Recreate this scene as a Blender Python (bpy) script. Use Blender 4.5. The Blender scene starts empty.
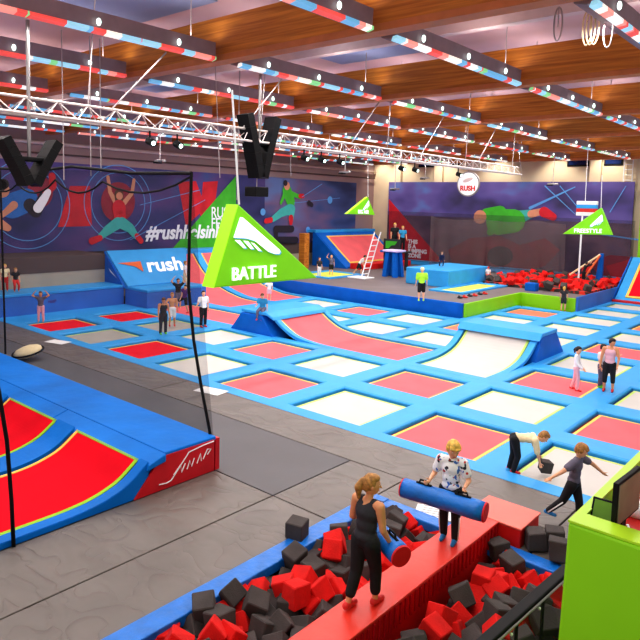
import bpy, bmesh, math, random
from mathutils import Vector, Matrix, noise
random.seed(7)
D = bpy.data
COL = bpy.context.scene.collection
PV = 2.995; PU = 2.9                       # trampoline pitch across and along the hall (metres)

# ------------------------------------------------------------------ camera
CF, CP, CY, CR, CX, CYY = 648.232, 0.0880856, 2.2786853, 0.0269771, 322.469, 261.297
CC = Vector((24.2461, -12.6522, 4.9923))
FW = Vector((math.cos(CY)*math.cos(CP), math.sin(CY)*math.cos(CP), -math.sin(CP)))
RT0 = Vector((math.sin(CY), -math.cos(CY), 0)); UP0 = RT0.cross(FW)
RT = RT0*math.cos(CR)+UP0*math.sin(CR); UP = UP0*math.cos(CR)-RT0*math.sin(CR)
def ray(x, y): return FW+RT*((x-CX)/CF)-UP*((y-CYY)/CF)
def onz(x, y, z=0.0): d = ray(x, y); return CC+d*((z-CC.z)/d.z)
def onx(x, y, v): d = ray(x, y); return CC+d*((v-CC.x)/d.x)
def ony(x, y, v): d = ray(x, y); return CC+d*((v-CC.y)/d.y)
cam = D.cameras.new('camera'); co = D.objects.new('camera', cam); COL.objects.link(co)
M = Matrix((RT, UP, -FW)).transposed().to_4x4(); M.translation = CC
co.matrix_world = M
cam.sensor_width = 36; cam.lens = CF/640*36
cam.shift_x = (320-CX)/640; cam.shift_y = (CYY-320)/640
cam.clip_end = 200
bpy.context.scene.camera = co

# ------------------------------------------------------------------ materials
def lin(c):
    return tuple(((v/255)/12.92 if v/255 <= .04045 else ((v/255+.055)/1.055)**2.4) for v in c)
def mat(name, c, rough=.5, var=.08, scale=3.0, bump=0.0, bscale=20.0, spec=.5, emit=0.0, metal=0.0, coords='Object'):
    m = D.materials.new(name); m.use_nodes = True
    nt = m.node_tree; N = nt.nodes; L = nt.links; b = N['Principled BSDF']
    rgb = lin(c)
    tc = N.new('ShaderNodeTexCoord'); nz = N.new('ShaderNodeTexNoise'); nz.inputs['Scale'].default_value = scale
    nz.inputs['Detail'].default_value = 4
    L.new(tc.outputs[coords], nz.inputs['Vector'])
    rp = N.new('ShaderNodeValToRGB')
    rp.color_ramp.elements[0].position = .3; rp.color_ramp.elements[1].position = .7
    rp.color_ramp.elements[0].color = (*[max(0, v*(1-var*1.6)) for v in rgb], 1)
    rp.color_ramp.elements[1].color = (*[min(1, v*(1+var)) for v in rgb], 1)
    L.new(nz.outputs['Fac'], rp.inputs['Fac']); L.new(rp.outputs['Color'], b.inputs['Base Color'])
    b.inputs['Roughness'].default_value = rough; b.inputs['Specular IOR Level'].default_value = spec
    b.inputs['Metallic'].default_value = metal
    if emit:
        L.new(rp.outputs['Color'], b.inputs['Emission Color']); b.inputs['Emission Strength'].default_value = emit
    if bump:
        n2 = N.new('ShaderNodeTexNoise'); n2.inputs['Scale'].default_value = bscale; n2.inputs['Detail'].default_value = 5
        L.new(tc.outputs[coords], n2.inputs['Vector'])
        bp = N.new('ShaderNodeBump'); bp.inputs['Strength'].default_value = bump; bp.inputs['Distance'].default_value = .05
        L.new(n2.outputs['Fac'], bp.inputs['Height']); L.new(bp.outputs['Normal'], b.inputs['Normal'])
    return m
def wrinkled(name, c, rough, amt, spec=.5):
    """vinyl mat with long creases"""
    m = mat(name, c, rough, .10, 1.2, spec=spec); nt = m.node_tree; N = nt.nodes; L = nt.links; b = N['Principled BSDF']
    tc = N.new('ShaderNodeTexCoord'); mp = N.new('ShaderNodeMapping'); mp.inputs['Scale'].default_value = (.8, 1.25, 1); mp.inputs['Rotation'].default_value = (0, 0, .5)
    L.new(tc.outputs['Object'], mp.inputs['Vector'])
    nz = N.new('ShaderNodeTexNoise'); nz.inputs['Scale'].default_value = 1.6; nz.inputs['Detail'].default_value = 1.5; nz.inputs['Distortion'].default_value = .6
    L.new(mp.outputs[0], nz.inputs['Vector'])
    mm = N.new('ShaderNodeMath'); mm.operation = 'SUBTRACT'; mm.inputs[1].default_value = .5; L.new(nz.outputs['Fac'], mm.inputs[0])
    ab = N.new('ShaderNodeMath'); ab.operation = 'ABSOLUTE'; L.new(mm.outputs[0], ab.inputs[0])
    sq = N.new('ShaderNodeMath'); sq.operation = 'POWER'; sq.inputs[1].default_value = .5; L.new(ab.outputs[0], sq.inputs[0])
    bp = N.new('ShaderNodeBump'); bp.inputs['Strength'].default_value = amt; bp.inputs['Distance'].default_value = .10
    L.new(sq.outputs[0], bp.inputs['Height']); L.new(bp.outputs['Normal'], b.inputs['Normal'])
    return m
def netmat(name, c, alpha):
    m = D.materials.new(name); m.use_nodes = True; nt = m.node_tree; N = nt.nodes; L = nt.links
    out = N['Material Output']; b = N['Principled BSDF']; b.inputs['Base Color'].default_value = (*lin(c), 1); b.inputs['Roughness'].default_value = .8
    tr = N.new('ShaderNodeBsdfTransparent'); mx = N.new('ShaderNodeMixShader')
    tc = N.new('ShaderNodeTexCoord'); nz = N.new('ShaderNodeTexNoise'); nz.inputs['Scale'].default_value = .8
    L.new(tc.outputs['Object'], nz.inputs['Vector'])
    mr = N.new('ShaderNodeMapRange'); mr.inputs[3].default_value = alpha*.75; mr.inputs[4].default_value = alpha*1.25
    L.new(nz.outputs['Fac'], mr.inputs[0]); L.new(mr.outputs[0], mx.inputs[0])
    L.new(tr.outputs[0], mx.inputs[1]); L.new(b.outputs[0], mx.inputs[2]); L.new(mx.outputs[0], out.inputs['Surface'])
    return m
def wood(name):
    m = mat(name, (172, 104, 36), .55, .1); nt = m.node_tree; N = nt.nodes; L = nt.links; b = N['Principled BSDF']
    tc = N.new('ShaderNodeTexCoord'); mp = N.new('ShaderNodeMapping'); mp.inputs['Scale'].default_value = (.35, 3, 9)
    nz = N.new('ShaderNodeTexNoise'); nz.inputs['Scale'].default_value = 2; nz.inputs['Detail'].default_value = 5
    L.new(tc.outputs['Object'], mp.inputs[0]); L.new(mp.outputs[0], nz.inputs['Vector'])
    rp = N.new('ShaderNodeValToRGB'); rp.color_ramp.elements[0].position = .3; rp.color_ramp.elements[1].position = .7
    rp.color_ramp.elements[0].color = (*lin((160, 90, 26)), 1); rp.color_ramp.elements[1].color = (*lin((214, 140, 52)), 1)
    L.new(nz.outputs['Fac'], rp.inputs[0]); L.new(rp.outputs[0], b.inputs['Base Color'])
    return m
def blotch(name, base, cols, scale, thr=.5, rough=.8, emit=0):
    """base fabric with separate printed patches of several colours"""
    m = D.materials.new(name); m.use_nodes = True; nt = m.node_tree; N = nt.nodes; L = nt.links; b = N['Principled BSDF']
    b.inputs['Roughness'].default_value = rough
    tc = N.new('ShaderNodeTexCoord'); last = None
    for i, c in enumerate(cols):
        mp = N.new('ShaderNodeMapping'); mp.inputs['Location'].default_value = (i*3.7, i*1.9, i*5.1); L.new(tc.outputs['Object'], mp.inputs[0])
        nz = N.new('ShaderNodeTexNoise'); nz.inputs['Scale'].default_value = scale; nz.inputs['Detail'].default_value = 1; L.new(mp.outputs[0], nz.inputs['Vector'])
        gt = N.new('ShaderNodeMapRange'); gt.inputs[1].default_value = thr; gt.inputs[2].default_value = thr+.03; L.new(nz.outputs['Fac'], gt.inputs[0])
        mx = N.new('ShaderNodeMix'); mx.data_type = 'RGBA'; L.new(gt.outputs[0], mx.inputs[0])
        if last: L.new(last, mx.inputs[6])
        else: mx.inputs[6].default_value = (*lin(base), 1)
        mx.inputs[7].default_value = (*lin(c), 1); last = mx.outputs[2]
    L.new(last, b.inputs['Base Color'])
    if emit: L.new(last, b.inputs['Emission Color']); b.inputs['Emission Strength'].default_value = emit
    return m
def segcolor(name):
    """light strip: coloured lengths along y, faintly glowing"""
    m = D.materials.new(name); m.use_nodes = True; nt = m.node_tree; N = nt.nodes; L = nt.links; b = N['Principled BSDF']
    geo = N.new('ShaderNodeNewGeometry'); sp = N.new('ShaderNodeVectorMath'); sp.operation = 'MULTIPLY'; sp.inputs[1].default_value = (.13, 2.6, .13)
    L.new(geo.outputs['Position'], sp.inputs[0])
    vo = N.new('ShaderNodeTexVoronoi'); vo.inputs['Scale'].default_value = 1.0; L.new(sp.outputs[0], vo.inputs['Vector'])
    sx = N.new('ShaderNodeSeparateColor'); L.new(vo.outputs['Color'], sx.inputs[0])
    rp = N.new('ShaderNodeValToRGB'); rp.color_ramp.interpolation = 'CONSTANT'
    cols = [(.0, (222, 84, 78)), (.2, (104, 168, 208)), (.36, (236, 238, 236)), (.52, (150, 204, 226)), (.68, (236, 150, 138)), (.8, (244, 240, 228)), (.92, (130, 206, 140))]
    e = rp.color_ramp.elements; e[0].position = 0; e[0].color = (*lin(cols[0][1]), 1); e[1].position = .25; e[1].color = (*lin(cols[1][1]), 1)
    for p_, c in cols[2:]:
        q = e.new(p_); q.color = (*lin(c), 1)
    L.new(sx.outputs[0], rp.inputs[0]); L.new(rp.outputs[0], b.inputs['Base Color']); L.new(rp.outputs[0], b.inputs['Emission Color'])
    b.inputs['Emission Strength'].default_value = .7
    return m

MT = dict(
 pad=mat('pad_vinyl_blue', (58, 164, 232), .45, .06, 1.5, spec=.3, bump=.12, bscale=3),
 pad_dark=mat('pad_vinyl_deep_blue', (10, 104, 200), .5, .08, 1.5, spec=.2, bump=.15, bscale=3),
 ramp_blue=mat('ramp_vinyl_blue', (0, 116, 206), .5, .08, 1.2, spec=.2, bump=.25, bscale=4),
 ramp_red=mat('ramp_bed_red', (226, 8, 36), .8, .06, 1.0, spec=.12),
 face_red=mat('ramp_face_red', (200, 16, 34), .45, .1, 2),
 red_bed=mat('trampoline_bed_red', (226, 22, 44), .8, .05, 1.5, spec=.12),
 washed_red_bed=mat('trampoline_bed_red_light_washed', (238, 112, 118), .8, .05, 1.2, spec=.15),  # red bed with the bright overexposure put into its colour
 orange_bed=mat('trampoline_bed_orange_red', (232, 120, 92), .6, .05, 1.2),
 white_bed=mat('trampoline_bed_white', (206, 202, 195), .7, .03, 1.2, spec=.2),
 grey_bed=mat('trampoline_bed_grey', (172, 168, 158), .6, .05, 1.2),
 yellow=mat('webbing_yellow', (248, 208, 96), .6, .03),
 lime=mat('webbing_lime', (196, 226, 110), .6, .03),
 lime2=mat('webbing_green', (150, 205, 20), .6, .03),
 gap=mat('gap_dark_blue', (14, 50, 96), .8, .1),
 gapred=mat('gap_dark_red', (110, 10, 30), .8, .1),
 mat_grey=wrinkled('floor_mat_grey', (112, 105, 99), .42, .42),
 carpet=mat('carpet_dark_grey', (94, 92, 94), .55, .06, 1.0, bump=.05, bscale=60),
 deck=mat('platform_deck_grey', (118, 108, 108), .6, .1, .8),
 dark=mat('dark_concrete', (48, 46, 48), .9, .1),
 green=mat('lime_panel', (146, 218, 8), .5, .05, 1.0, bump=.06, bscale=3),
 green_hi=mat('lime_panel_edge', (186, 236, 40), .45, .05),
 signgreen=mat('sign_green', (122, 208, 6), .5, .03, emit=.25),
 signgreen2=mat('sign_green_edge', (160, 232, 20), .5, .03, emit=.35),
 white=mat('white_paint', (244, 246, 248), .5, .02),
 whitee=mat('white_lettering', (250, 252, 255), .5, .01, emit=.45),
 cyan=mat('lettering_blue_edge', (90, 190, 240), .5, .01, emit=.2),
 beam=wood('glulam_wood'),
 beamlow=mat('beam_flange', (196, 120, 70), .5, .08),
 ceil=mat('ceiling_mauve', (206, 172, 176), .9, .06, .5),
 sky=mat('ceiling_blue_panel', (140, 152, 190), .8, .05, .5),
 purlin=mat('purlin_grey', (206, 184, 182), .8, .05),
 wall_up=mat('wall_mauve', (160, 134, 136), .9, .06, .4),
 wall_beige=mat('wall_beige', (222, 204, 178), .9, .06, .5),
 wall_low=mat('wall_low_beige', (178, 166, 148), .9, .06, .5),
 wall_shade_pipe_brown=mat('wall_shadow_and_pipe_brown', (92, 76, 74), .9, .06, .5),  # shadow on the beige wall painted as brown; also the thin pipe's colour
 black=mat('black_plastic', (12, 12, 15), .6, .1, spec=.25),
 housing=mat('fixture_housing', (150, 130, 136), .7, .08),
 bulb=mat('bulb_glow', (225, 255, 245), .4, .01, emit=2.2),
 seg=segcolor('coloured_light_strip'),
 truss=mat('truss_white', (226, 216, 210), .5, .05),
 cable=mat('cable_grey', (170, 160, 160), .6, .05),
 foam_red=mat('foam_red', (222, 22, 16), .9, .1, 5, bump=.2, bscale=60),
 foam_grey=mat('foam_grey', (76, 70, 68), .9, .12, 5, bump=.2, bscale=60),
 foam_bed=blotch('foam_filler', (60, 52, 52), [(150, 16, 14), (30, 26, 28)], 6, .52),
 foam_far=blotch('foam_far_filler', (200, 34, 24), [(70, 64, 62), (232, 60, 40), (60, 56, 54)], 2.2, .52),
 beam_red=mat('balance_beam_red', (226, 30, 28), .45, .06, 2, bump=.1, bscale=8),
 block_top=mat('end_block_top', (240, 108, 92), .35, .05, 2), beam_pink=mat('balance_beam_top', (236, 62, 46), .35, .05, 2, bump=.1, bscale=6),
 roll=mat('roll_vinyl_blue', (22, 118, 208), .35, .1, 5, bump=.3, bscale=12),
 roll_red=mat('roll_cap_red', (222, 28, 36), .5, .06),
 tanskin=mat('skin_tanned', (222, 156, 112), .55, .06, 8),
 skin=mat('skin_light', (236, 176, 138), .55, .06, 8),
 lips=mat('lips', (190, 90, 84), .5, .05), eye=mat('eye_dark', (40, 30, 28), .3, .05), brow=mat('brow_brown', (176, 130, 86), .8, .05),
 blond=mat('hair_blond', (226, 182, 84), .6, .25, 30), dblond=mat('hair_dark_blond', (176, 126, 66), .6, .3, 30),
 hairdk=mat('hair_dark', (34, 22, 22), .5, .2, 20), hairbr=mat('hair_brown', (96, 62, 40), .6, .2, 20),
 c_black=mat('cloth_black', (26, 26, 30), .8, .2, 10), c_char=mat('cloth_charcoal', (52, 52, 58), .8, .15, 10),
 c_grey=mat('cloth_grey', (110, 104, 122), .85, .1, 8), c_white=mat('cloth_white', (242, 240, 240), .8, .04, 8),
 c_cream=mat('cloth_cream', (246, 226, 182), .8, .05, 8), c_pink=mat('cloth_pink', (238, 186, 196), .8, .05, 8),
 c_purple=mat('cloth_purple', (96, 50, 120), .8, .08, 8), c_neon=mat('cloth_neon_yellow', (176, 244, 60), .7, .05, 8),
 c_teal=mat('cloth_blue', (50, 150, 196), .8, .08, 8), c_red=mat('cloth_red', (214, 50, 44), .8, .08, 8),
 c_navy=mat('cloth_navy', (30, 36, 70), .8, .1, 8), c_orange=mat('cloth_orange', (228, 110, 60), .8, .08, 8),
 jersey=blotch('jersey_print', (242, 240, 242), [(36, 40, 56), (200, 60, 60), (60, 110, 190)], 13, .64),
 s_blue=mat('shoe_blue', (36, 128, 196), .6, .1, 20), s_red=mat('sock_red', (224, 44, 44), .7, .1, 20), s_green=mat('sock_green', (120, 220, 60), .7, .1, 20),
 netb=netmat('net_black', (24, 22, 28), .40), netg=netmat('net_grey', (130, 116, 116), .34), netd=netmat('net_dark', (50, 44, 56), .42),
 screen=mat('screen_grey', (128, 136, 112), .4, .25, 2, spec=.3), screen_g=mat('screen_reflection_green', (112, 160, 40), .15, .2, 2),
 desk_red=mat('desk_top_red', (206, 46, 44), .3, .06),
 steel=mat('steel_grey', (150, 146, 146), .35, .05, metal=.6),
 yellowbed=mat('bed_yellow', (232, 240, 96), .6, .04), glass=mat('window_dark_blue', (30, 52, 110), .15, .2, 1, spec=.8),
 paper=mat('paper_white', (240, 240, 238), .7, .02), purplewall=mat('pad_vinyl_purple_blue', (66, 118, 196), .5, .08, .8, spec=.2),
 lilac=mat('lilac_plastic', (214, 200, 244), .4, .03),
)

# ------------------------------------------------------------------ mesh helpers
def basis(z):
    z = Vector(z).normalized(); a = Vector((0, 0, 1)) if abs(z.z) < .9 else Vector((1, 0, 0))
    x = a.cross(z).normalized(); return x, z.cross(x), z
class MB:
    def __init__(s): s.bm = bmesh.new(); s.mats = []; s.mi = 0
    def m(s, mt):
        if mt not in s.mats: s.mats.append(mt)
        s.mi = s.mats.index(mt); return s
    def _f(s, vs):
        try:
            f = s.bm.faces.new(vs); f.material_index = s.mi; return f
        except ValueError: return None
    def poly(s, pts):
        return s._f([s.bm.verts.new(p) for p in pts])
    def hexa(s, p):                     # 8 points: bottom 0-3 ccw, top 4-7
        v = [s.bm.verts.new(q) for q in p]
        for f in ((3, 2, 1, 0), (4, 5, 6, 7), (0, 1, 5, 4), (1, 2, 6, 5), (2, 3, 7, 6), (3, 0, 4, 7)): s._f([v[i] for i in f])
        return s
    def box(s, a, b):
        x0, y0, z0 = a; x1, y1, z1 = b
        return s.hexa([(x0, y0, z0), (x1, y0, z0), (x1, y1, z0), (x0, y1, z0), (x0, y0, z1), (x1, y0, z1), (x1, y1, z1), (x0, y1, z1)])
    def prism(s, pts, off):             # planar polygon extruded by vector
        off = Vector(off); a = [s.bm.verts.new(p) for p in pts]; b = [s.bm.verts.new(Vector(p)+off) for p in pts]; n = len(pts)
        s._f(a[::-1]); s._f(b)
        for i in range(n): s._f([a[i], a[(i+1) % n], b[(i+1) % n], b[i]])
        return s
    def tube(s, pts, r, seg=8, cap=True):
        pts = [Vector(p) for p in pts]; rs = r if isinstance(r, (list, tuple)) else [r]*len(pts); rings = []
        x, y, _ = basis(pts[1]-pts[0])
        for i, p in enumerate(pts):
            d = (pts[min(i+1, len(pts)-1)]-pts[max(i-1, 0)]).normalized()
            x = (x-d*x.dot(d)).normalized(); y = d.cross(x)
            rings.append([s.bm.verts.new(p+x*(rs[i]*math.cos(t*2*math.pi/seg))+y*(rs[i]*math.sin(t*2*math.pi/seg))) for t in range(seg)])
        for a, b in zip(rings, rings[1:]):
            for t in range(seg): s._f([a[t], a[(t+1) % seg], b[(t+1) % seg], b[t]])
        if cap: s._f(rings[0][::-1]); s._f(rings[-1])
        return s
    def ell(s, c, ax, ay, az, sub=2):
        mtx = Matrix((Vector(ax), Vector(ay), Vector(az))).transposed().to_4x4(); mtx.translation = Vector(c)
        r = bmesh.ops.create_icosphere(s.bm, subdivisions=sub, radius=1, matrix=mtx)
        for v in r['verts']:
            for f in v.link_faces: f.material_index = s.mi
        return s
    def ball(s, c, r, sub=2): return s.ell(c, (r, 0, 0), (0, r, 0), (0, 0, r), sub)
    def cap(s, a, ra, b, rb):           # tapered capsule
        a = Vector(a); b = Vector(b); s.ball(a, ra); s.ball(b, rb)
        if (b-a).length > 1e-4: s.tube([a, b], [ra, rb], 12)
        return s
    def mesh(s, name):
        me = D.meshes.new(name); bmesh.ops.recalc_face_normals(s.bm, faces=s.bm.faces); s.bm.to_mesh(me); s.bm.free()
        for m in s.mats: me.materials.append(m)
        return me
    def build(s, name, parent=None, bevel=0, smooth=False, mt=None, local=True):
        if mt and not s.mats: s.mats.append(mt)
        me = s.mesh(name); o = D.objects.new(name, me); COL.objects.link(o)
        if smooth:
            for p in me.polygons: p.use_smooth = True
        if bevel:
            b = o.modifiers.new('bevel', 'BEVEL'); b.width = bevel; b.segments = 2; b.limit_method = 'ANGLE'
        if parent:
            o.parent = parent
            if not local: o.matrix_parent_inverse = parent.matrix_world.inverted()
        return o
def B(mt):
    b = MB(); b.m(mt); return b
def tag(o, label=None, cat=None, group=None, kind=None):
    for k, v in (('label', label), ('category', cat), ('group', group), ('kind', kind)):
        if v: o[k] = v
    return o
def empty(name, label, cat, loc=(0, 0, 0), rz=0, group=None, kind=None):
    o = D.objects.new(name, None); COL.objects.link(o); o.location = loc; o.rotation_euler = (0, 0, rz); o.empty_display_size = .2
    o.matrix_world = Matrix.Translation(loc) @ Matrix.Rotation(rz, 4, 'Z')
    return tag(o, label, cat, group, kind)
def copy_tree(o, parent=None):
    c = o.copy(); COL.objects.link(c)
    if parent: c.parent = parent
    for ch in [k for k in D.objects if k.parent == o]: copy_tree(ch, c)
    return c
def text(name, s, size, origin, right, up, mt, parent, extrude=.01, align='CENTER', shear=0, bold=0, sx=1):
    cu = D.curves.new(name, 'FONT'); cu.body = s; cu.size = size; cu.extrude = extrude; cu.align_x = align; cu.align_y = 'CENTER'; cu.shear = shear; cu.offset = bold
    t = D.objects.new('tmp', cu); COL.objects.link(t); dg = bpy.context.evaluated_depsgraph_get()
    me = D.meshes.new_from_object(t.evaluated_get(dg)); D.objects.remove(t)
    right = Vector(right).normalized(); up = Vector(up).normalized(); n = right.cross(up)
    Mx = Matrix((right*sx, up, n)).transposed().to_4x4(); Mx.translation = Vector(origin)
    if parent: Mx = parent.matrix_world.inverted() @ Mx
    me.transform(Mx); me.materials.clear(); me.materials.append(mt); me.name = name
    o = D.objects.new(name, me); COL.objects.link(o); o.parent = parent; return o

# ------------------------------------------------------------------ setting: shell
XW, YB, ZC = -7.0, 30.0, 9.3
def struct(b, name, **k): return tag(b.build(name, **k), kind='structure')
struct(B(MT['dark']).box((-8, -16, -1.6), (27, 31, -1.3)), 'floor')
struct(B(MT['ceil']).box((-8, -14.5, ZC), (27, 31, ZC+.3)), 'ceiling')
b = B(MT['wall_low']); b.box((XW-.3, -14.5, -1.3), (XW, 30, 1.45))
b.m(MT['wall_shade_pipe_brown']).box((XW-.3, -14.5, 1.45), (XW, 30, 2.3)); b.m(MT['wall_up']).box((XW-.3, -14.5, 2.3), (XW, 30, ZC))  # brown band stands in for shadow under the mural
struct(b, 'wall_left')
struct(B(MT['wall_beige']).box((XW-.3, YB, -1.3), (27, YB+.3, ZC)), 'wall_back')
# beams
for k in range(0, 6):
    y = -3.1+6.05*k
    b = B(MT['beam']).box((-7, y-.16, 8.15), (27, y+.16, 8.95)); b.m(MT['beamlow']).box((-7, y-.17, 8.02), (27, y+.17, 8.15))
    o = struct(b, 'trim_%d' % (k+1), bevel=.01)
    o['label'] = 'brown laminated wood roof beam'
# purlins and panels on the ceiling
n = 7
for k in range(0, 6):
    for q in range(2):
        y = -3.1+6.05*k+1.9+q*2.1
        struct(B(MT['purlin']).box((-7, y-.12, 8.98), (27, y+.12, 9.3)), 'trim_%d' % n); n += 1
for i, (x0, x1, y0, y1) in enumerate([(9.6, 13.2, -6.5, -3.4), (11.5, 14.5, .2, 2.9), (2.0, 5.0, .2, 2.9), (12, 15, 12.6, 14.6), (4, 7, 6, 8.6)]):
    struct(B(MT['sky']).box((x0, y0, 9.22), (x1, y1, 9.3)), 'window_%d' % (i+1))
# back wall windows and pilasters
for i, (x0, y0, x1, y1) in enumerate([(420, 160, 433, 166), (447, 158, 462, 164), (569, 156, 588, 165), (606, 156, 622, 164)]):
    a = ony(x0, y1, YB); c = ony(x1, y0, YB)
    b = B(MT['black']).box((a.x-.1, YB-.06, a.z-.1), (c.x+.1, YB, c.z+.1)); b.m(MT['glass']).box((a.x, YB-.09, a.z), (c.x, YB-.05, c.z))
    struct(b, 'window_%d' % (i+6))
for i, px in enumerate([359, 400, 441, 598]):
    x = ony(px, 150, YB).x
    struct(B(MT['wall_beige']).box((x-.35, YB-.3, -.0), (x+.35, YB, ZC)), 'trim_%d' % n, bevel=.02); n += 1
# wall ladder on the right
x = ony(598, 160, YB).x
lr = empty('wall_ladder', 'thin white wall ladder above the right end of the big banner', 'ladder', (ony(616, 160, YB).x+.3, YB-.2, 6.8))
lr.location.x = ony(630, 160, YB).x; lr.matrix_world = Matrix.Translation(lr.location)
for s in (-.25, .25): B(MT['white']).tube([(s, 0, 0), (s, 0, 2.3)], .035).build('rail', lr)
for k in range(7): B(MT['white']).tube([(-.25, 0, .15+k*.32), (.25, 0, .15+k*.32)], .025).build('rung', lr)
# left wall ducts
for z, r in ((7.55, .09), (7.05, .04)):
    t_ = B(MT['wall_shade_pipe_brown'] if r < .05 else MT['purlin']).tube([(XW+.2, -12, z), (XW+.2, 29.8, z+.1)], r).build('duct', smooth=True)
    tag(t_, 'thin dark pipe running along the left wall above the mural' if r < .05 else 'round grey duct running high along the left wall', 'duct')

# ------------------------------------------------------------------ floor mats
def floorbox(name, x0, y0, x1, y1, mt, label, top=0.0, cat='floor mat', grp=None, h=.08):
    o = B(mt).box((x0+.012, y0+.012, top-h), (x1-.012, y1-.012, top)).build(name, bevel=.012); tag(o, label, cat, grp); return o
struct(B(MT['dark']).box((-7, -14.5, -1.3), (17.9, -1.5, -.09)), 'floor_raised')
struct(B(MT['dark']).box((17.9, -3.75, -1.3), (26, -1.5, -.09)), 'floor_raised_far')
struct(B(MT['dark']).box((22.0, -14.5, -1.3), (26, -3.75, -.09)), 'floor_raised_right')
struct(B(MT['dark']).box((-7, -1.5, -1.3), (26, 30, -.35)), 'floor_under_court')
floorbox('floor_mat', 15.2, -14, 16.72, -5.0, MT['mat_grey'], 'creased grey vinyl floor mat running past the red end of the blue ramp')
floorbox('floor_mat', 16.72, -14, 17.95, -5.0, MT['mat_grey'], 'creased grey vinyl floor mat beside the blue rim of the near foam pit')
floorbox('floor_mat', 16.72, -5.0, 18.0, -2.85, MT['mat_grey'], 'small grey vinyl mat at the far left corner of the near foam pit')
floorbox('floor_mat', 10.0, -2.85, 20.75, -1.56, MT['mat_grey'], 'long creased grey mat along the front edge of the trampoline court')
floorbox('floor_mat', 18.0, -3.75, 20.75, -2.85, MT['mat_grey'], 'grey mat behind the red beam at the far end of the foam pit')
floorbox('floor_mat', 20.75, -3.75, 26, -1.56, MT['mat_grey'], 'grey mat under the boy in the grey shirt')
floorbox('floor_mat', -2.7, -2.85, 10.0, -1.56, MT['mat_grey'], 'narrow grey mat in front of the far left trampolines')
floorbox('floor_carpet', 2.0, -5.0, 16.72, -2.85, MT['carpet'], 'smooth dark grey floor strip between the blue ramp and the trampolines', cat='carpet')
floorbox('floor_carpet', -6.9, -14, 2.0, -2.85, MT['carpet'], 'dark grey floor at the far left behind the black net', cat='carpet')
floorbox('floor_carpet', 2.0, -14, 15.2, -5.0, MT['carpet'], 'dark floor beneath the blue and red ramp', top=-.02, cat='carpet')
tag(D.objects['floor_carpet'], None)

# ------------------------------------------------------------------ trampoline court
def ringpads(root, x0, y0, x1, y1, hx, hy, mt, z1=0.0, z0=-.16):
    """four mitred pads round a bed; local coordinates centred on the cell"""
    O = [(x0, y0), (x1, y0), (x1, y1), (x0, y1)]; I = [(-hx, -hy), (hx, -hy), (hx, hy), (-hx, hy)]
    for i in range(4):
        j = (i+1) % 4; b = B(mt); zi = z1-.045
        def lerp(a, c, t): return (a[0]+(c[0]-a[0])*t, a[1]+(c[1]-a[1])*t)
        m1, m2 = lerp(I[i], O[i], .16), lerp(I[j], O[j], .16)
        v = b.bm.verts.new
        ring = [[(*O[i], z0), (*O[i], z1), (*m1, z1), (*lerp(I[i], O[i], .04), z1-.02), (*I[i], zi), (*I[i], z0)],
                [(*O[j], z0), (*O[j], z1), (*m2, z1), (*lerp(I[j], O[j], .04), z1-.02), (*I[j], zi), (*I[j], z0)]]
        A = [v(p) for p in ring[0]]; C_ = [v(p) for p in ring[1]]
        for k in range(6): b._f([A[k], A[(k+1) % 6], C_[(k+1) % 6], C_[k]])
        b._f(A); b._f(C_[::-1]); b.build('frame_pad', root)
def bed_parts(root, hx, hy, mb, mw, mg, z=-.09, w=.07):
    B(mb).box((-hx+.14, -hy+.14, z-.01), (hx-.14, hy-.14, z)).build('bed', root)
    b = B(mw); a, c = (hx-.14, hy-.14), (hx-.14+w, hy-.14+w)
    b.box((-c[0], -c[1], z-.012), (c[0], -a[1], z+.004)); b.box((-c[0], a[1], z-.012), (c[0], c[1], z+.004))
    b.box((-c[0], -a[1], z-.012), (-a[0], a[1], z+.004)); b.box((a[0], -a[1], z-.012), (c[0], a[1], z+.004)); b.build('webbing', root)
    B(mg).box((-hx, -hy, z-.05), (hx, hy, z-.02)).build('spring_cover', root)
CELLS = {}
R_, W_, P_, G_, O_ = 'red', 'white', 'pink', 'grey', 'orange'
for (u, v, c) in [(0, 0, R_), (1, 0, G_), (2, 0, R_), (3, 0, W_), (4, 0, P_), (5, 0, W_), (6, 0, P_), (7, 0, W_),
                  (0, 1, R_), (1, 1, G_), (2, 1, W_), (3, 1, P_), (4, 1, W_), (5, 1, P_), (6, 1, W_), (7, 1, P_),
                  (0, 2, P_), (6, 2, P_), (7, 2, W_), (1, 3, W_), (2, 3, W_), (3, 3, W_), (4, 3, W_), (6, 3, W_), (7, 3, W_),
                  (1, 4, W_), (2, 4, P_), (3, 4, W_), (4, 4, O_), (5, 4, W_), (6, 4, P_),
                  (4, 5, W_), (4, 6, O_), (5, 5, W_), (5, 6, W_), (5, 7, W_), (5, 8, W_), (6, 5, W_), (6, 6, O_), (6, 7, W_), (6, 8, W_), (7, 4, W_), (7, 5, W_), (-1, 1, R_), (-1, 0, R_)]:
    CELLS[(u, v)] = c
CELLS.pop((-1, 1)); CELLS.pop((-1, 0))
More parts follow.
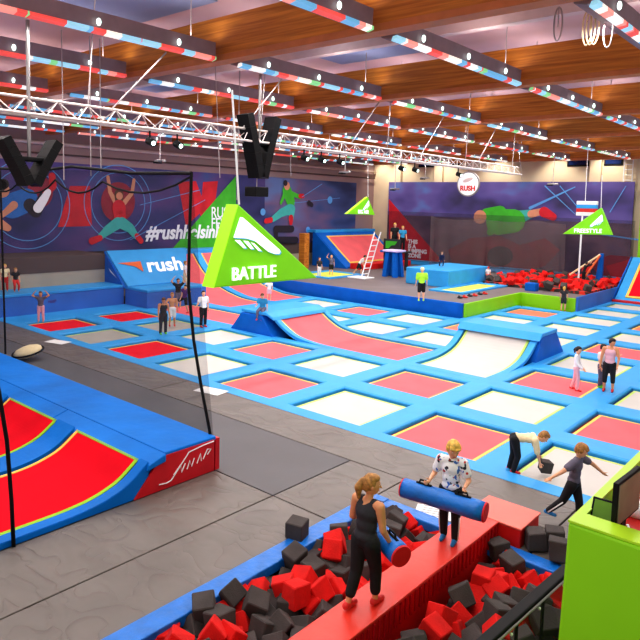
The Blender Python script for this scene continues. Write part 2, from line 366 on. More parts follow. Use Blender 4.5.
WHERE = {(0,0):'with a child in front of the low blue wall, far left', (1,0):'second from the far left in the front row', (2,0):'in the front row, seen through the black net',
 (3,0):'in the front row just right of the net edge', (4,0):'in the front row, first light-washed red one right of the net', (5,0):'in the front row between two red ones at centre', (6,0):'in the front row right behind the blond boy on the beam',
 (7,0):'in the front row under the bending boy', (0,1):'in the second row against the blue block', (1,1):'in the second row where the group of children stands', (2,1):'in the second row left of the blue hump with the seated child',
 (3,1):'right in front of the seated child\'s blue hump', (4,1):'second row, in front of the long curved red one', (5,1):'second row, red diamond at the centre of the court', (6,1):'second row, left of the bending boy\'s head', (7,1):'second row, cut by the right edge above the grey shirt boy',
 (0,2):'behind the girl in the white T-shirt', (6,2):'on which the girl in white walks', (7,2):'at the right edge beside the girl in pink', (1,3):'small, seen behind the seated child', (2,3):'partly hidden behind the first blue hump',
 (3,3):'right behind the long curved red one', (4,3):'just left of the second blue hump', (6,3):'behind the two standing girls', (7,3):'off the right edge in the fourth row', (1,4):'beside the blue platform wall, leftmost white there',
 (2,4):'by the platform wall between two white ones', (3,4):'by the platform wall left of its lime corner', (4,4):'touching the lime corner of the platform', (5,4):'small corner right of the second blue hump', (6,4):'behind the heads of the two girls at the right',
 (4,5):'directly below the long lime wall', (4,6):'in the corner of the two lime walls', (5,5):'behind the second blue hump at right', (5,6):'in the right lane, second from the hump', (5,7):'in the right lane beside the purple blue wall', (5,8):'farthest in the right lane before the slanted red wall',
 (6,5):'right edge, behind the red one with the girls\' heads', (6,6):'at the right edge beyond the lane of white ones', (6,7):'far right edge, second last', (6,8):'far right edge, last one', (7,4):'beyond the right edge', (7,5):'beyond the right edge, far'}
CM = {R_: (MT['red_bed'], MT['yellow'], MT['gapred'], 'red'), P_: (MT['washed_red_bed'], MT['yellow'], MT['gapred'], 'light-washed red'), O_: (MT['orange_bed'], MT['yellow'], MT['gapred'], 'orange red'),
      W_: (MT['white_bed'], MT['lime'], MT['gap'], 'white'), G_: (MT['grey_bed'], MT['lime'], MT['gap'], 'grey')}
for (u, v), c in CELLS.items():
    if (u, v) in ((7, 5),): continue
    mb, mw, mg, cn = CM[c]
    t = empty('trampoline', '%s trampoline %s' % (cn, WHERE[(u, v)]), 'trampoline', (u*PU, v*PV, 0), 0, 'square trampolines of the court')
    x0, x1, y0, y1 = -PU/2, PU/2, -PV/2, PV/2
    if (u, v) == (0, 2): x0, y0 = -.3, -PV/2; 
    if (u, v) == (0, 2):
        # long flat bed from the block to the hump
        t.location = (1.9, v*PV, 0); x0, x1 = -3.0, 3.35; ringpads(t, x0, y0, x1, y1, 2.9, 1.09, MT['pad']); bed_parts(t, 2.9, 1.09, mb, mw, mg); continue
    if v == 0: y0 = -1.56
    ringpads(t, x0, y0, x1, y1, 1.09, 1.08, MT['pad'] if u > 2 or v > 1 else MT['pad']); bed_parts(t, 1.09, 1.08, mb, mw, mg)
# plain padding under the places without a flat bed
def pad(name, x0, y0, x1, y1, label, z=0.0, mt='pad', h=.16):
    return tag(B(MT[mt]).box((x0, y0, z-h), (x1, y1, z)).build(name, bevel=.02), label, 'pad')
pad('floor_pad', 8*PU-1.45, -1.56, 27, 2.5*PV, 'blue padding beyond the right edge of the front trampolines')
pad('floor_pad', 7*PU+1.45, 1.5*PV, 27, 8.6*PV, 'blue padding at the far right of the court') if False else None
pad('floor_pad', -2.75, -1.56, -1.46, 1.5*PV, 'blue pad strip along the low blue wall', 0)

# quarter pipe humps -------------------------------------------------------------
def pipe(root, along, prof, a0, a1, mb, mw, edge=.36, mp=None):
    """curved bed: prof = list of (s, z) along direction s, a0..a1 the width on the other axis.
    along='x' means s is x and width is y."""
    def pt(s, w, z): return (s, w, z) if along == 'x' else (w, s, z)
    mp = mp or MT['pad']
    def sheet(w0, w1, pr, mt, name, dz0, th=.03):
        b = B(mt)
        lo = [b.bm.verts.new(pt(s, w0, z+dz0-th)) for s, z in pr]; lo2 = [b.bm.verts.new(pt(s, w1, z+dz0-th)) for s, z in pr]
        hi = [b.bm.verts.new(pt(s, w0, z+dz0)) for s, z in pr]; hi2 = [b.bm.verts.new(pt(s, w1, z+dz0)) for s, z in pr]
        for i in range(len(pr)-1):
            b._f([hi[i], hi[i+1], hi2[i+1], hi2[i]]); b._f([lo[i], lo[i+1], lo2[i+1], lo2[i]]); b._f([lo[i], lo[i+1], hi[i+1], hi[i]]); b._f([lo2[i], lo2[i+1], hi2[i+1], hi2[i]])
        b._f([lo[0], lo2[0], hi2[0], hi[0]]); b._f([lo[-1], lo2[-1], hi2[-1], hi[-1]])
        o = b.build(name, root, smooth=False); return o
    sheet(a0+edge, a1-edge, prof, mb, 'bed', -.07)
    sheet(a0+edge-.08, a0+edge, prof, mw, 'webbing', -.065); sheet(a1-edge, a1-edge+.08, prof, mw, 'webbing', -.065)
    sheet(a0, a0+edge-.14, prof, mp, 'side_pad', .0, .12); sheet(a1-edge+.14, a1, prof, mp, 'side_pad', .0, .12)
    sheet(a0+edge-.2, a1-edge+.2, prof, MT['gapred'] if mb is not MT['white_bed'] else MT['gap'], 'spring_cover', -.12)
def interp(pts, n=18):
    out = []
    for i in range(n+1):
        t = i/n*(len(pts)-1); k = min(int(t), len(pts)-2); f_ = t-k
        p0 = pts[max(k-1, 0)]; p1 = pts[k]; p2 = pts[k+1]; p3 = pts[min(k+2, len(pts)-1)]
        out.append(tuple(.5*((2*p1[j])+(-p0[j]+p2[j])*f_+(2*p0[j]-5*p1[j]+4*p2[j]-p3[j])*f_*f_+(-p0[j]+3*p1[j]-3*p2[j]+p3[j])*f_**3) for j in (0, 1)))
    return out
# hump 1 : runs along y (cell row 2), bed falls to +x
h1 = empty('quarter_pipe', 'long curved light-washed red trampoline sloping down from the blue hump with the seated child', 'trampoline')
y0, y1 = 1.5*PV, 2.5*PV
pipe(h1, 'x', interp([(7.3, .66), (7.7, .42), (8.3, .16), (9.1, .04), (10.2, 0), (13.05, 0)]), y0, y1, MT['washed_red_bed'], MT['yellow'])
B(MT['pad']).box((12.7, y0, -.16), (13.05, y1, 0)).build('end_pad', h1, bevel=.02)
b = B(MT['pad_dark']).prism([(4.95, y0-.2, -.1), (7.5, y0-.2, -.1), (6.75, y0-.2, .72), (5.65, y0-.2, .72)], (0, y1-y0+.2, 0)); b.build('hump_body', h1, bevel=.03)
b = B(MT['pad']).prism([(5.6, y0-.15, .74), (7.0, y0-.15, .74), (7.38, y0-.15, .60), (7.3, y0-.15, .72), (6.95, y0-.15, .86), (5.6, y0-.15, .84)], (0, y1-y0+.1, 0)); b.build('top_pad', h1, bevel=.02)
# hump 2 : runs along x at cell u5, bed falls to -y
h2 = empty('quarter_pipe', 'curved white trampoline rising to the blue hump right of centre', 'trampoline')
x0, x1 = 4.5*PU, 5.5*PU
pipe(h2, 'y', interp([(8.15, .78), (7.85, .52), (7.4, .25), (6.8, .08), (6.0, .0), (1.5*PV+.0, 0)]), x0, x1, MT['white_bed'], MT['lime'])
B(MT['pad']).box((x0, 1.5*PV, -.16), (x1, 1.5*PV+.38, 0)).build('end_pad', h2, bevel=.02)
b = B(MT['pad_dark']).prism([(x0, 7.75, -.1), (x0, 10.35, -.1), (x0, 9.5, .8), (x0, 8.2, .8)], (x1-x0+.1, 0, 0)); b.build('hump_body', h2, bevel=.03)
b = B(MT['pad']).prism([(x0-.02, 7.95, .68), (x0-.02, 8.2, .92), (x0-.02, 9.5, .92), (x0-.02, 9.5, .8), (x0-.02, 8.25, .8)], (x1-x0+.14, 0, 0)); b.build('top_pad', h2, bevel=.02)
pad('floor_pad', x0, 3.5*PV-.15, x1, 3.5*PV, 'thin blue pad behind the second blue hump')
# left quarter pipes, rows 3 and 4, rising toward the left wall
for v, wh in ((3, 'nearer of the two behind the hanging triangle'), (4, 'farther of the two, beside the blue platform wall')):
    q = empty('quarter_pipe', 'tall red curved trampoline ramp, '+wh, 'trampoline')
    pipe(q, 'x', interp([(-5.0, 2.2), (-3.9, 1.1), (-2.6, .45), (-1.2, .1), (-.2, .0), (1.45, 0)]), (v-.5)*PV, (v+.5)*PV, MT['washed_red_bed'], MT['yellow'])
    B(MT['pad']).box((1.1, (v-.5)*PV, -.16), (1.45, (v+.5)*PV, 0)).build('end_pad', q, bevel=.02)
    B(MT['pad']).box((-5.9, (v-.5)*PV, 2.0), (-4.9, (v+.5)*PV, 2.25)).build('top_pad', q, bevel=.03)

# low blue wall, blue block, slanted air mat
o = B(MT['purplewall']).box((-3.05, -8, -.1), (-2.75, 4.45, .80)).build('low_wall_pad', bevel=.03); tag(o, 'low blue padded wall behind the far left trampolines', 'padded wall')
o2 = B(MT['pad']).box((-4.3, -8, .8), (-2.72, 4.45, .92)).build('blue_ledge', bevel=.02); tag(o2, 'flat blue padded ledge above the low blue wall', 'ledge')
b = B(MT['wall_low']); b.box((-6.95, -14, .3), (-4.3, 4.4, 1.55)); b.m(MT['wall_shade_pipe_brown']).box((-6.95, -14, 1.55), (-4.28, 4.4, 2.28)); struct(b, 'wall_recess')  # upper brown part is painted shadow, the wall itself is beige
tl = text('logo_text', 'rush', .22, (-2.73, .9, .48), (0, 1, 0), (0, 0, 1), MT['c_purple'], o, .004, shear=.2)
blk = B(MT['purplewall']).box((-2.75, 4.5, -.1), (-.95, 7.95, .72)); blk.m(MT['pad']).box((-3.4, 4.5, .72), (-.93, 7.97, .84))
o = blk.build('blue_block', bevel=.03); tag(o, 'big blue padded block in front of the slanted mat, behind the jumping children', 'block')
air = empty('slanted_air_mat', 'light blue slanted mat with white lettering at the foot of the mural wall', 'mat')
y0, y1 = 4.5, 10.4
p0 = [(-2.5, y0, .86), (-2.5, y1-2.4, .86), (-4.2, y1-1.2, 2.45), (-4.2, y0-.1, 2.45)]
B(MT['pad']).prism(p0, (-.25, 0, -.12)).build('slope', air, bevel=.03)
B(MT['pad_dark']).prism([(-2.6, y0-.02, .8), (-4.35, y0-.02, .8), (-4.35, y0-.02, 2.42)], (0, -.12, 0)).build('side_panel', air, bevel=.02)
upv = Vector((-1.7, 0, 1.59)).normalized(); nrm = Vector((0, 1, 0)).cross(upv)
cc = Vector((-3.35, 7.1, 1.655))+nrm*.03
text('lettering', 'rush', 1.25, cc, (0, 1, 0), upv, MT['whitee'], air, .01, shear=.25, bold=.03)
b = B(MT['c_orange']); q = Vector((-3.35, 5.45, 1.655))+nrm*.03
b.poly([q+Vector((0, -.85, 0))+upv*.30, q+Vector((0, .45, 0))+upv*.34, q+Vector((0, .3, 0))-upv*.35, q+Vector((0, .0, 0))+upv*.02]); b.build('arrow_mark', air)
b = B(MT['white']); b.poly([(-3.2, y0-.16, 1.2), (-3.75, y0-.16, 1.45), (-3.9, y0-.16, 1.62), (-3.45, y0-.16, 1.36)]); b.build('side_mark', air)

# ------------------------------------------------------------------ platform
b = B(MT['deck']); b.box((-6.95, 13.95, .54), (10.1, 29.9, .62)); b.box((10.1, 20.0, .54), (13.0, 29.9, .62)); o = b.build('platform_deck', bevel=.01); tag(o, 'raised dark grey platform deck in front of the big banner', 'platform')
def wallpad(name, p, off, mt, label): return tag(B(mt).prism(p, off).build(name, bevel=.02), label, 'padded wall')
wallpad('platform_wall_pad', [(-2.9, 13.94, -.1), (10.1, 13.94, -.1), (10.1, 13.94, .64), (-2.9, 13.94, .64)], (0, -.12, 0), MT['pad_dark'], 'long blue padded front wall of the platform')
wallpad('platform_wall_pad', [(10.12, 13.84, -.1), (10.12, 19.9, -.1), (10.12, 19.9, .64), (10.12, 13.84, .64)], (.1, 0, 0), MT['green'], 'lime padded wall along the right side of the platform')
wallpad('platform_wall_pad', [(10.2, 19.98, -.1), (13.05, 19.98, -.1), (13.05, 19.98, .64), (10.2, 19.98, .64)], (0, -.1, 0), MT['green'], 'short lime padded wall with a child in front')
wallpad('platform_wall_pad', [(13.06, 19.9, -.1), (13.06, 28.9, -.1), (13.06, 28.9, .72), (13.06, 19.9, .72)], (.1, 0, 0), MT['purplewall'], 'purple blue padded wall of the far foam pit')
# big blue box on the platform
o = B(MT['pad']).box((3.95, 18.4, .62), (6.7, 23.2, 1.55)).build('blue_vault_block', bevel=.05); tag(o, 'large light blue padded block on the platform with a child on top', 'block')
# yellow trampoline on platform
for nm, xa, xb, ya, yb, lb in (('a', 6.9, 8.2, 17.0, 21.5, 'yellow trampoline bed on the platform right of the blue block'), ('b', -2.6, -.3, 16.6, 19.4, 'yellow trampoline bed on the platform under the standing child at left')):
    t = empty('runway_trampoline', lb, 'trampoline', ((xa+xb)/2, (ya+yb)/2, .62))
    hx, hy = (xb-xa)/2, (yb-ya)/2
    ringpads(t, -hx-.35, -hy-.35, hx+.35, hy+.35, hx, hy, MT['pad'], .08, .0)
    B(MT['yellowbed']).box((-hx+.05, -hy+.05, .01), (hx-.05, hy-.05, .03)).build('bed', t)
# far pit edges
pad('pit_edge_pad', 4.4, 28.9, 13.2, 29.4, 'light blue pad along the back of the far foam pit', 1.0, 'pad', .4)
pad('pit_edge_pad', -3.0, 28.9, 4.4, 29.4, 'light blue pad in front of the banner, left of the far pit', .95, 'pad', .3)
# foam cubes -----------------------------------------------------------------------
def cube_mesh(i, s):
    rnd = random.Random(i); b = MB(); b.m(MT['foam_red'])
    h = s/2; r = bmesh.ops.create_cube(b.bm, size=s)
    for v in b.bm.verts: v.co += Vector([rnd.uniform(-.07, .07)*s for _ in range(3)])
    bmesh.ops.bevel(b.bm, geom=list(b.bm.edges), offset=s*.05, segments=1, affect='EDGES')
    return b.mesh('foam_cube')
CUBES = [[cube_mesh(i, .265) for i in range(6)], [cube_mesh(i+20, .34) for i in range(4)]]
for row in CUBES:
    for i in range(len(row)):
        g = row[i].copy(); g.materials.clear(); g.materials.append(MT['foam_grey']); row.append(g)
def put_cube(p, far, red, label, grp, rnd):
    row = CUBES[far]; k = len(row)//2; me = row[rnd.randrange(k)+(0 if red else k)]
    o = D.objects.new('foam_cube', me); COL.objects.link(o); o.location = p
    o.rotation_euler = (rnd.uniform(0, 6.28), rnd.uniform(0, 6.28), rnd.uniform(0, 6.28)); tag(o, label, 'foam cube', grp); return o
rnd = random.Random(11)
# near pit
tag(B(MT['foam_bed']).box((18.02, -14, -1.3), (21.9, -3.9, -.32)).build('foam_filling'), 'deep layer of red and grey foam cubes under the top ones', 'foam cubes', kind='stuff')
pts = []
x = 18.3
cells = []
yy = -4.02
row_i = 0
while yy > -11.4:
    xx = 18.24+(row_i % 2)*.14
    while xx < 21.95:
        cells.append((xx, yy)); xx += .29
    yy -= .265; row_i += 1
cnt = 0
bpos = []
for (xx, yy) in cells:
    for lay in (0, 1):
        jx, jy = xx+rnd.uniform(-.06, .06)+(.15 if lay else 0), yy+rnd.uniform(-.06, .06)-(.12 if lay else 0)
        z = (-.2 if lay == 0 else .0)+rnd.uniform(-.04, .07)
        if lay == 1 and rnd.random() < .55: continue
        if 19.62 < jx < 20.38 and jy < -3.3 and lay == 1: continue
        if 19.5 < jx < 20.5 and z > -.2: z = -.3
        v = Vector((jx, jy, z))-CC; dz = v.dot(FW); px = CX+CF*v.dot(RT)/dz; py = CYY-CF*v.dot(UP)/dz
        if px < 90 or py > 668 or px > 600 or (py > 560 and px > 575): continue
        if 19.6 < jx < 20.4: continue
        if jx > 21.75: continue
        bpos.append((v.length, (jx, jy, z), px, py, lay))
bpos.sort(key=lambda t: (t[4] == 0, t[0]))
bpos = bpos[:298]
for d_, p, px, py, lay in bpos:
    red = rnd.random() < .5
    side = 'left of the red beam' if p[0] < 20 else 'right of the red beam'
    put_cube(p, 0, red, ('red' if red else 'dark grey')+' foam cube in the near pit '+side, ('red' if red else 'grey')+' foam cubes in the near pit '+side, rnd)
for p, red, lb in (((17.98, -5.75, .14), False, 'grey foam cube lying on the blue rim at the left of the near pit'), ((20.75, -3.55, .15), False, 'grey foam cube on the mat just right of the red end block'), ((20.95, -3.35, .16), False, 'grey foam cube behind another on the mat by the red end block'),
                   ((21.15, -3.7, .2), False, 'grey foam cube leaning by the lime counter'), ((20.35, -3.95, .0), False, 'grey foam cube against the front of the red end block')):
    o = put_cube(p, 0, red, lb, None, rnd)
    if 'leaning' not in lb: o.rotation_euler = (rnd.uniform(-.1, .1), rnd.uniform(-.1, .1), rnd.uniform(0, 1.5))
# far pit
tag(B(MT['foam_far']).box((7.0, 21.9, .62), (12.95, 28.9, .78)).build('foam_filling'), 'red and grey foam filling of the far pit', 'foam cubes', kind='stuff')
for i in range(118):
    xx, yy = rnd.uniform(7.0, 12.85), rnd.uniform(21.7, 28.8)
    if xx < 8.6 and yy < 22.9-0*(xx): 
        if yy < 22.0: continue
    red = rnd.random() < .66
    put_cube((xx, yy, .86+rnd.uniform(-.03, .12)), 1, red, ('red' if red else 'grey')+' foam cube in the far pit below the big banner', ('red' if red else 'grey')+' foam cubes in the far pit', rnd)
# near pit rim, beam, end block
o = B(MT['roll']).box((17.93, -14, -.12), (18.27, -3.75, .03)).build('pit_rim_pad', bevel=.02); tag(o, 'blue padded rim along the left side of the near foam pit', 'pad')
o = B(MT['roll']).box((18.28, -4.03, -.12), (21.95, -3.76, .03)).build('pit_rim_pad', bevel=.02); tag(o, 'blue padded rim across the far end of the near foam pit', 'pad')
bm_ = empty('balance_beam', 'long red padded balance beam across the near foam pit with two people on it', 'beam')
B(MT['beam_red']).box((19.76, -12.5, -.5), (20.22, -3.55, .27)).build('beam_body', bm_, bevel=.03)
B(MT['beam_pink']).box((19.74, -12.5, .27), (20.24, -3.5, .3)).build('beam_top', bm_, bevel=.012)
b = B(MT['face_red'])
y = -12.4
while y < -3.6:
    b.box((20.22, y, -.02), (20.245, y+.03, .24)); y += .11
b.build('side_ribs', bm_)
eb = empty('end_block', 'red padded end block at the far end of the balance beam', 'block')
B(MT['beam_red']).box((19.72, -3.72, -.1), (20.58, -3.02, .28)).build('block_body', eb, bevel=.02)
B(MT['block_top']).box((19.72, -3.74, .28), (20.6, -3.0, .31)).build('block_top', eb, bevel=.012)
# paper sheet lying behind the beam, sheets by the court
for (px, py), lb, rz in (((437, 513), 'white printed sheet on the floor behind the boy on the beam', .4), ((211, 391), 'white sheet on the mat by the foot of the net', .2), ((58, 342), 'small white sheet on the floor in front of the far left trampolines', .3)):
    p = onz(px, py, .004); o = empty('sheet_of_paper', lb, 'sheet', p, rz)
    s = .35 if px > 400 else .4
    B(MT['paper']).box((-s, -s*.6, 0), (s, s*.6, .008)).build('sheet', o)
    if px > 400:
        b = B(MT['c_char'])
        for k in range(5): b.box((-s*.7, -s*.4+k*.08, .008), (s*(.2+.1*(k % 3)), -s*.37+k*.08, .010))
        b.build('printed_lines', o)
# round cushion on the floor behind ramp
p = onz(28, 356, .1); o = empty('round_cushion', 'pale yellow round cushion with dark rim on the floor behind the blue ramp', 'cushion', (p.x, p.y, 0))
p = onx(27, 357, p.x)
B(MT['c_cream']).ell((0, 0, .24), (.42, 0, .0), (0, .42, 0.1), (0, -.0, .16)).build('cushion', o, smooth=True)
B(MT['black']).tube([(.44*math.cos(a*math.pi/12), .44*math.sin(a*math.pi/12), .24+.1*math.sin(a*math.pi/12)) for a in range(25)], .03).build('rim', o, smooth=True)

# ------------------------------------------------------------------ blue / red ramp at the left
rp = empty('ramp_with_red_beds', 'big blue ramp with two curved red trampoline beds at the left', 'ramp')
prof = [(-6.44, .5), (-6.61, .37), (-6.80, .24), (-7.0, .155), (-7.33, .07), (-7.8, .025), (-8.6, .02), (-9.8, .02), (-12, .02)]
prof = interp(prof, 32)
B(MT['ramp_blue']).prism([(15.14, -5.0, -.0), (15.14, -5.0, .6), (15.14, -6.1, .6), (15.14, -6.4, .42), (15.14, -6.5, .0)], (-12.5, 0, 0)).build('ramp_core', rp)
B(MT['ramp_blue']).box((2.5, -6.12, .57), (15.2, -4.98, .65)).build('top_pad', rp, bevel=.025)
for xa, xb in ((2.5, 6.9), (6.92, 11.85), (11.87, 15.24)):
    B(MT['ramp_blue']).prism([(xa, -6.12, .64), (xa, -6.46, .53), (xa, -6.50, .43), (xa, -6.12, .50)], (xb-xa, 0, 0)).build('edge_pad', rp, bevel=.02)
B(MT['face_red']).prism([(15.16, -5.03, .0), (15.16, -5.03, .6), (15.16, -6.12, .6), (15.16, -6.32, .46), (15.16, -6.74, 0)], (.05, 0, 0)).build('end_panel', rp, bevel=.008)
B(MT['face_red']).box((15.1, -5.0, 0), (15.2, -4.9, .6)).build('back_panel', rp)
# scribbled lettering on the end panel
def stroke(b, pts, r=.011): b.tube(pts, r, 5)
b = B(MT['white'])
for pts in ([(-6.25, .12), (-6.1, .1), (-6.0, .12), (-5.62, .52), (-5.3, .56), (-5.05, .57)], [(-5.95, .2), (-5.8, .34), (-5.78, .2), (-5.7, .34)], [(-5.66, .22), (-5.6, .36), (-5.56, .24), (-5.5, .38)], [(-5.44, .26), (-5.36, .42), (-5.34, .28)], [(-5.3, .3), (-5.2, .46), (-5.12, .44), (-5.2, .36)]):
    stroke(b, [(15.215, y, z) for y, z in pts])
b.build('scribble_mark', rp)
def rsheet(xa, xb, mt, name, dz, i0=0, i1=None, th=.02):
    pr = prof[i0:i1]; b = B(mt)
    hi = [(b.bm.verts.new((xa, y, z+dz)), b.bm.verts.new((xb, y, z+dz))) for y, z in pr]; lo = [(b.bm.verts.new((xa, y, z+dz-th)), b.bm.verts.new((xb, y, z+dz-th))) for y, z in pr]
    for i in range(len(pr)-1):
        b._f([hi[i][0], hi[i+1][0], hi[i+1][1], hi[i][1]]); b._f([lo[i][0], lo[i+1][0], lo[i+1][1], lo[i][1]])
        for k in (0, 1): b._f([lo[i][k], lo[i+1][k], hi[i+1][k], hi[i][k]])
    b._f([hi[0][0], hi[0][1], lo[0][1], lo[0][0]]); b._f([hi[-1][0], hi[-1][1], lo[-1][1], lo[-1][0]])
    return b.build(name, rp)
rsheet(3, 15.1, MT['gapred'], 'bed_underlay', .0)
for xa, xb in ((12.84, 14.86), (9.94, 12.0), (7.0, 9.1)):
    rsheet(xa, xb, MT['ramp_red'], 'bed', .03)
    rsheet(xa-.02, xa+.05, MT['yellow'], 'webbing', .04); rsheet(xb-.05, xb+.03, MT['lime2'], 'webbing', .04)
    rsheet(xa, xb, MT['lime2'], 'top_webbing', .04, 0, 2)
for xa, xb in ((12.1, 12.74), (9.2, 9.84), (14.95, 15.17)):
    rsheet(xa, xb, MT['ramp_blue'], 'divider_pad', .07, th=.1)

b = B(MT['ramp_blue']); pr = [(y, z+.06) for y, z in prof]
b.prism([(15.15, y, z) for y, z in pr]+[(15.15, -12, -.0), (15.15, pr[0][0], -.0)], (.03, 0, 0)); b.build('side_skirt', rp)
# net, ropes
nt_ = empty('safety_net', 'tall black safety net with roped edges standing behind the blue ramp', 'net')
P1, P2 = Vector((15.14, -5.0, .64)), Vector((14.42, -5.0, 5.5)); P3 = Vector((6.25, -4.95, .64)); P4 = Vector((6.1, -4.95, 5.72)); P5 = Vector((0, -4.9, .3)); P6 = Vector((0, -4.9, 5.9))
b = B(MT['netb']); b.poly([P1, P2, P4, P3]); b.build('netting', nt_)
b = B(MT['netb']); b.poly([P3, P4, P6, P5]); b.build('netting', nt_)
B(MT['black']).tube([P1-Vector((0, 0, .6)), (15.03, -5, .7), (14.76, -5, 1.53), (14.53, -5, 2.35), (14.36, -5, 3.35), (14.37, -5, 4.25), P2], .03).build('edge_rope', nt_)
B(MT['black']).tube([P3, P4], .028).build('edge_rope', nt_)
B(MT['black']).tube([P2, (12.5, -5, 5.52), (10, -5, 5.7), (8.5, -5, 5.62), P4, (3, -4.95, 5.75), P6], .035).build('top_rope', nt_)
sag = []
hooks = [(14.42, 5.5), (11.3, 5.4), (9.2, 5.45), (7.2, 5.35), (5.2, 5.5)]
for (xa, za), (xb, zb) in zip(hooks, hooks[1:]):
    for k in range(6):
        t = k/6; sag.append((xa+(xb-xa)*t, -4.98, za+(zb-za)*t-.28*4*t*(1-t)-.05))
B(MT['black']).tube(sag, .022).build('sagging_rope', nt_)
nr = B(MT['black']).tube([(15.22, -8.72, .0), (15.22, -8.74, .7), (15.22, -8.79, 1.58), (15.2, -8.88, 2.3), (15.1, -9.1, 3.5), (15, -9.6, 5.4)], .03).build('net_edge_rope', smooth=True)
tag(nr, 'black rope rising in a curve at the left edge of the near red bed', 'rope')

# ------------------------------------------------------------------ roof fixtures
def light_row(xc, rows, z=8.0, w=.16, label=''):
    pass
fix = []
for xi, xc in enumerate((20.75, 17.25, 13.1, 9.7, 5.7, 1.6, -1.9, -4.9)):
    for k in range(-1, 6):
        ya, yb = -3.1+6.05*(k-1)+.35, -3.1+6.05*k-.35
        if yb > 29.5: continue
        v = Vector((xc, (ya+yb)/2, 8))-CC
        e1 = Vector((xc, yb, 8))-CC; pxe = CX+CF*e1.dot(RT)/e1.dot(FW); e0 = Vector((xc, ya, 8))-CC
        if k > -1 and pxe < -20: continue
        pxs = CX+CF*e0.dot(RT)/e0.dot(FW) if e0.dot(FW) > .5 else -999
        if k > -1 and pxs > 700: continue
        if k < 0 and xi in (1, 3, 4, 5, 6, 7): continue  # rear bay: unseen fixtures added to brighten the lime counter
        rown = ['nearest row at the top right', 'second row, top centre', 'third row', 'fourth row', 'fifth row', 'sixth row', 'seventh row', 'row nearest the mural wall'][xi]
        f_ = empty('light_fixture', 'ceiling light with coloured strip, %s, %s bay' % (rown, ['added unseen rear', 'first', 'second', 'third', 'fourth', 'fifth', 'sixth'][k+1]), 'light fixture', (xc, (ya+yb)/2, 8.0), 0, 'rows of ceiling lights')
        L_ = (yb-ya)/2
        B(MT['housing']).prism([(-.22, -L_, .06), (.0, -L_, .0), (.12, -L_, .06), (.13, -L_, .36), (-.2, -L_, .36)], (0, 2*L_, 0)).build('housing', f_, bevel=.02)
        B(MT['seg']).prism([(.02, -L_, -.03), (.14, -L_, .0), (.14, -L_, .06), (.05, -L_, .05)], (0, 2*L_, 0)).build('coloured_strip', f_)
        for q in range(3):
            B(MT['bulb']).ell((.2, -L_*.7+q*L_*.66, .15), (.035, 0, 0), (0, .045, 0), (0, 0, .07)).build('bulb', f_, smooth=True)
        for q in (-.8, .8): B(MT['cable']).tube([(-.05, q*L_, .4), (-.05, q*L_, 1.3)], .012, 5).build('hanger', f_)
        fix.append((xc, ya, yb))
        if xi < 7:
            la = D.lights.new('strip_light', 'AREA'); la.shape = 'RECTANGLE'; la.size = .07; la.size_y = yb-ya
            la.energy = 132; la.color = (1, .96, .93)
            lo = D.objects.new('strip_light', la); COL.objects.link(lo); lo.location = (-.12, 0, -.0); lo.parent = f_
            la2 = D.lights.new('ceiling_fill', 'AREA'); la2.shape = 'RECTANGLE'; la2.size = .12; la2.size_y = yb-ya; la2.energy = 30; la2.color = (1, .9, .86)  # added upward fill that brightens ceiling and beams
            lo = D.objects.new('ceiling_fill', la2); COL.objects.link(lo); lo.location = (0, 0, .42); lo.rotation_euler = (math.pi, 0, 0); lo.parent = f_
# truss
tr = empty('lighting_truss', 'white lattice lighting truss crossing under the ceiling lights', 'truss')
z0, z1 = 6.45, 6.75; ys, ye = -10.5, 13.6
for dx, z in ((-.16, z0), (.16, z0), (0, z1)):
    B(MT['truss']).tube([(12.5+dx, ys, z), (12.5+dx, ye, z)], .027).build('chord', tr)
b = B(MT['truss']); y = ys; s = 1
while y < ye-.3:
    for dx in (-.16, .16): b.tube([(12.5+dx*(1 if s > 0 else 0), y, z0 if s > 0 else z1), (12.5+dx*(0 if s > 0 else 1), y+.3, z1 if s > 0 else z0)], .012, 5)
    y += .3; s = -s
b.build('lacing', tr)
for yy in (-6, -1.4, 4, 9, 13): B(MT['cable']).tube([(12.5, yy, z1), (12.5, yy+.2, 9.3)], .013).build('hanger', tr)
for yy in (-5.5, -2, 2.2, 6, 10): B(MT['cable']).tube([(12.5, yy, z1), (12.5, yy+1.3, 8.1)], .018).build('brace', tr)
for i, yy in enumerate((-4.6, -3.9, 0.2, .9, 1.7, 4.8, 5.6, 8.5)):
    s = empty('spotlight', 'small dark spotlight clamped under the white truss', 'spotlight', (12.5, yy, 6.42), 0, 'spotlights under the truss')
    B(MT['black']).tube([(0, 0, 0), (0, 0, -.16)], .02).build('clamp', s); B(MT['black']).tube([(-.05, 0, -.2), (.13, 0, -.26)], .08, 10).build('lamp_body', s); B(MT['bulb']).tube([(.13, 0, -.26), (.14, 0, -.263)], .05, 10).build('lens', s)
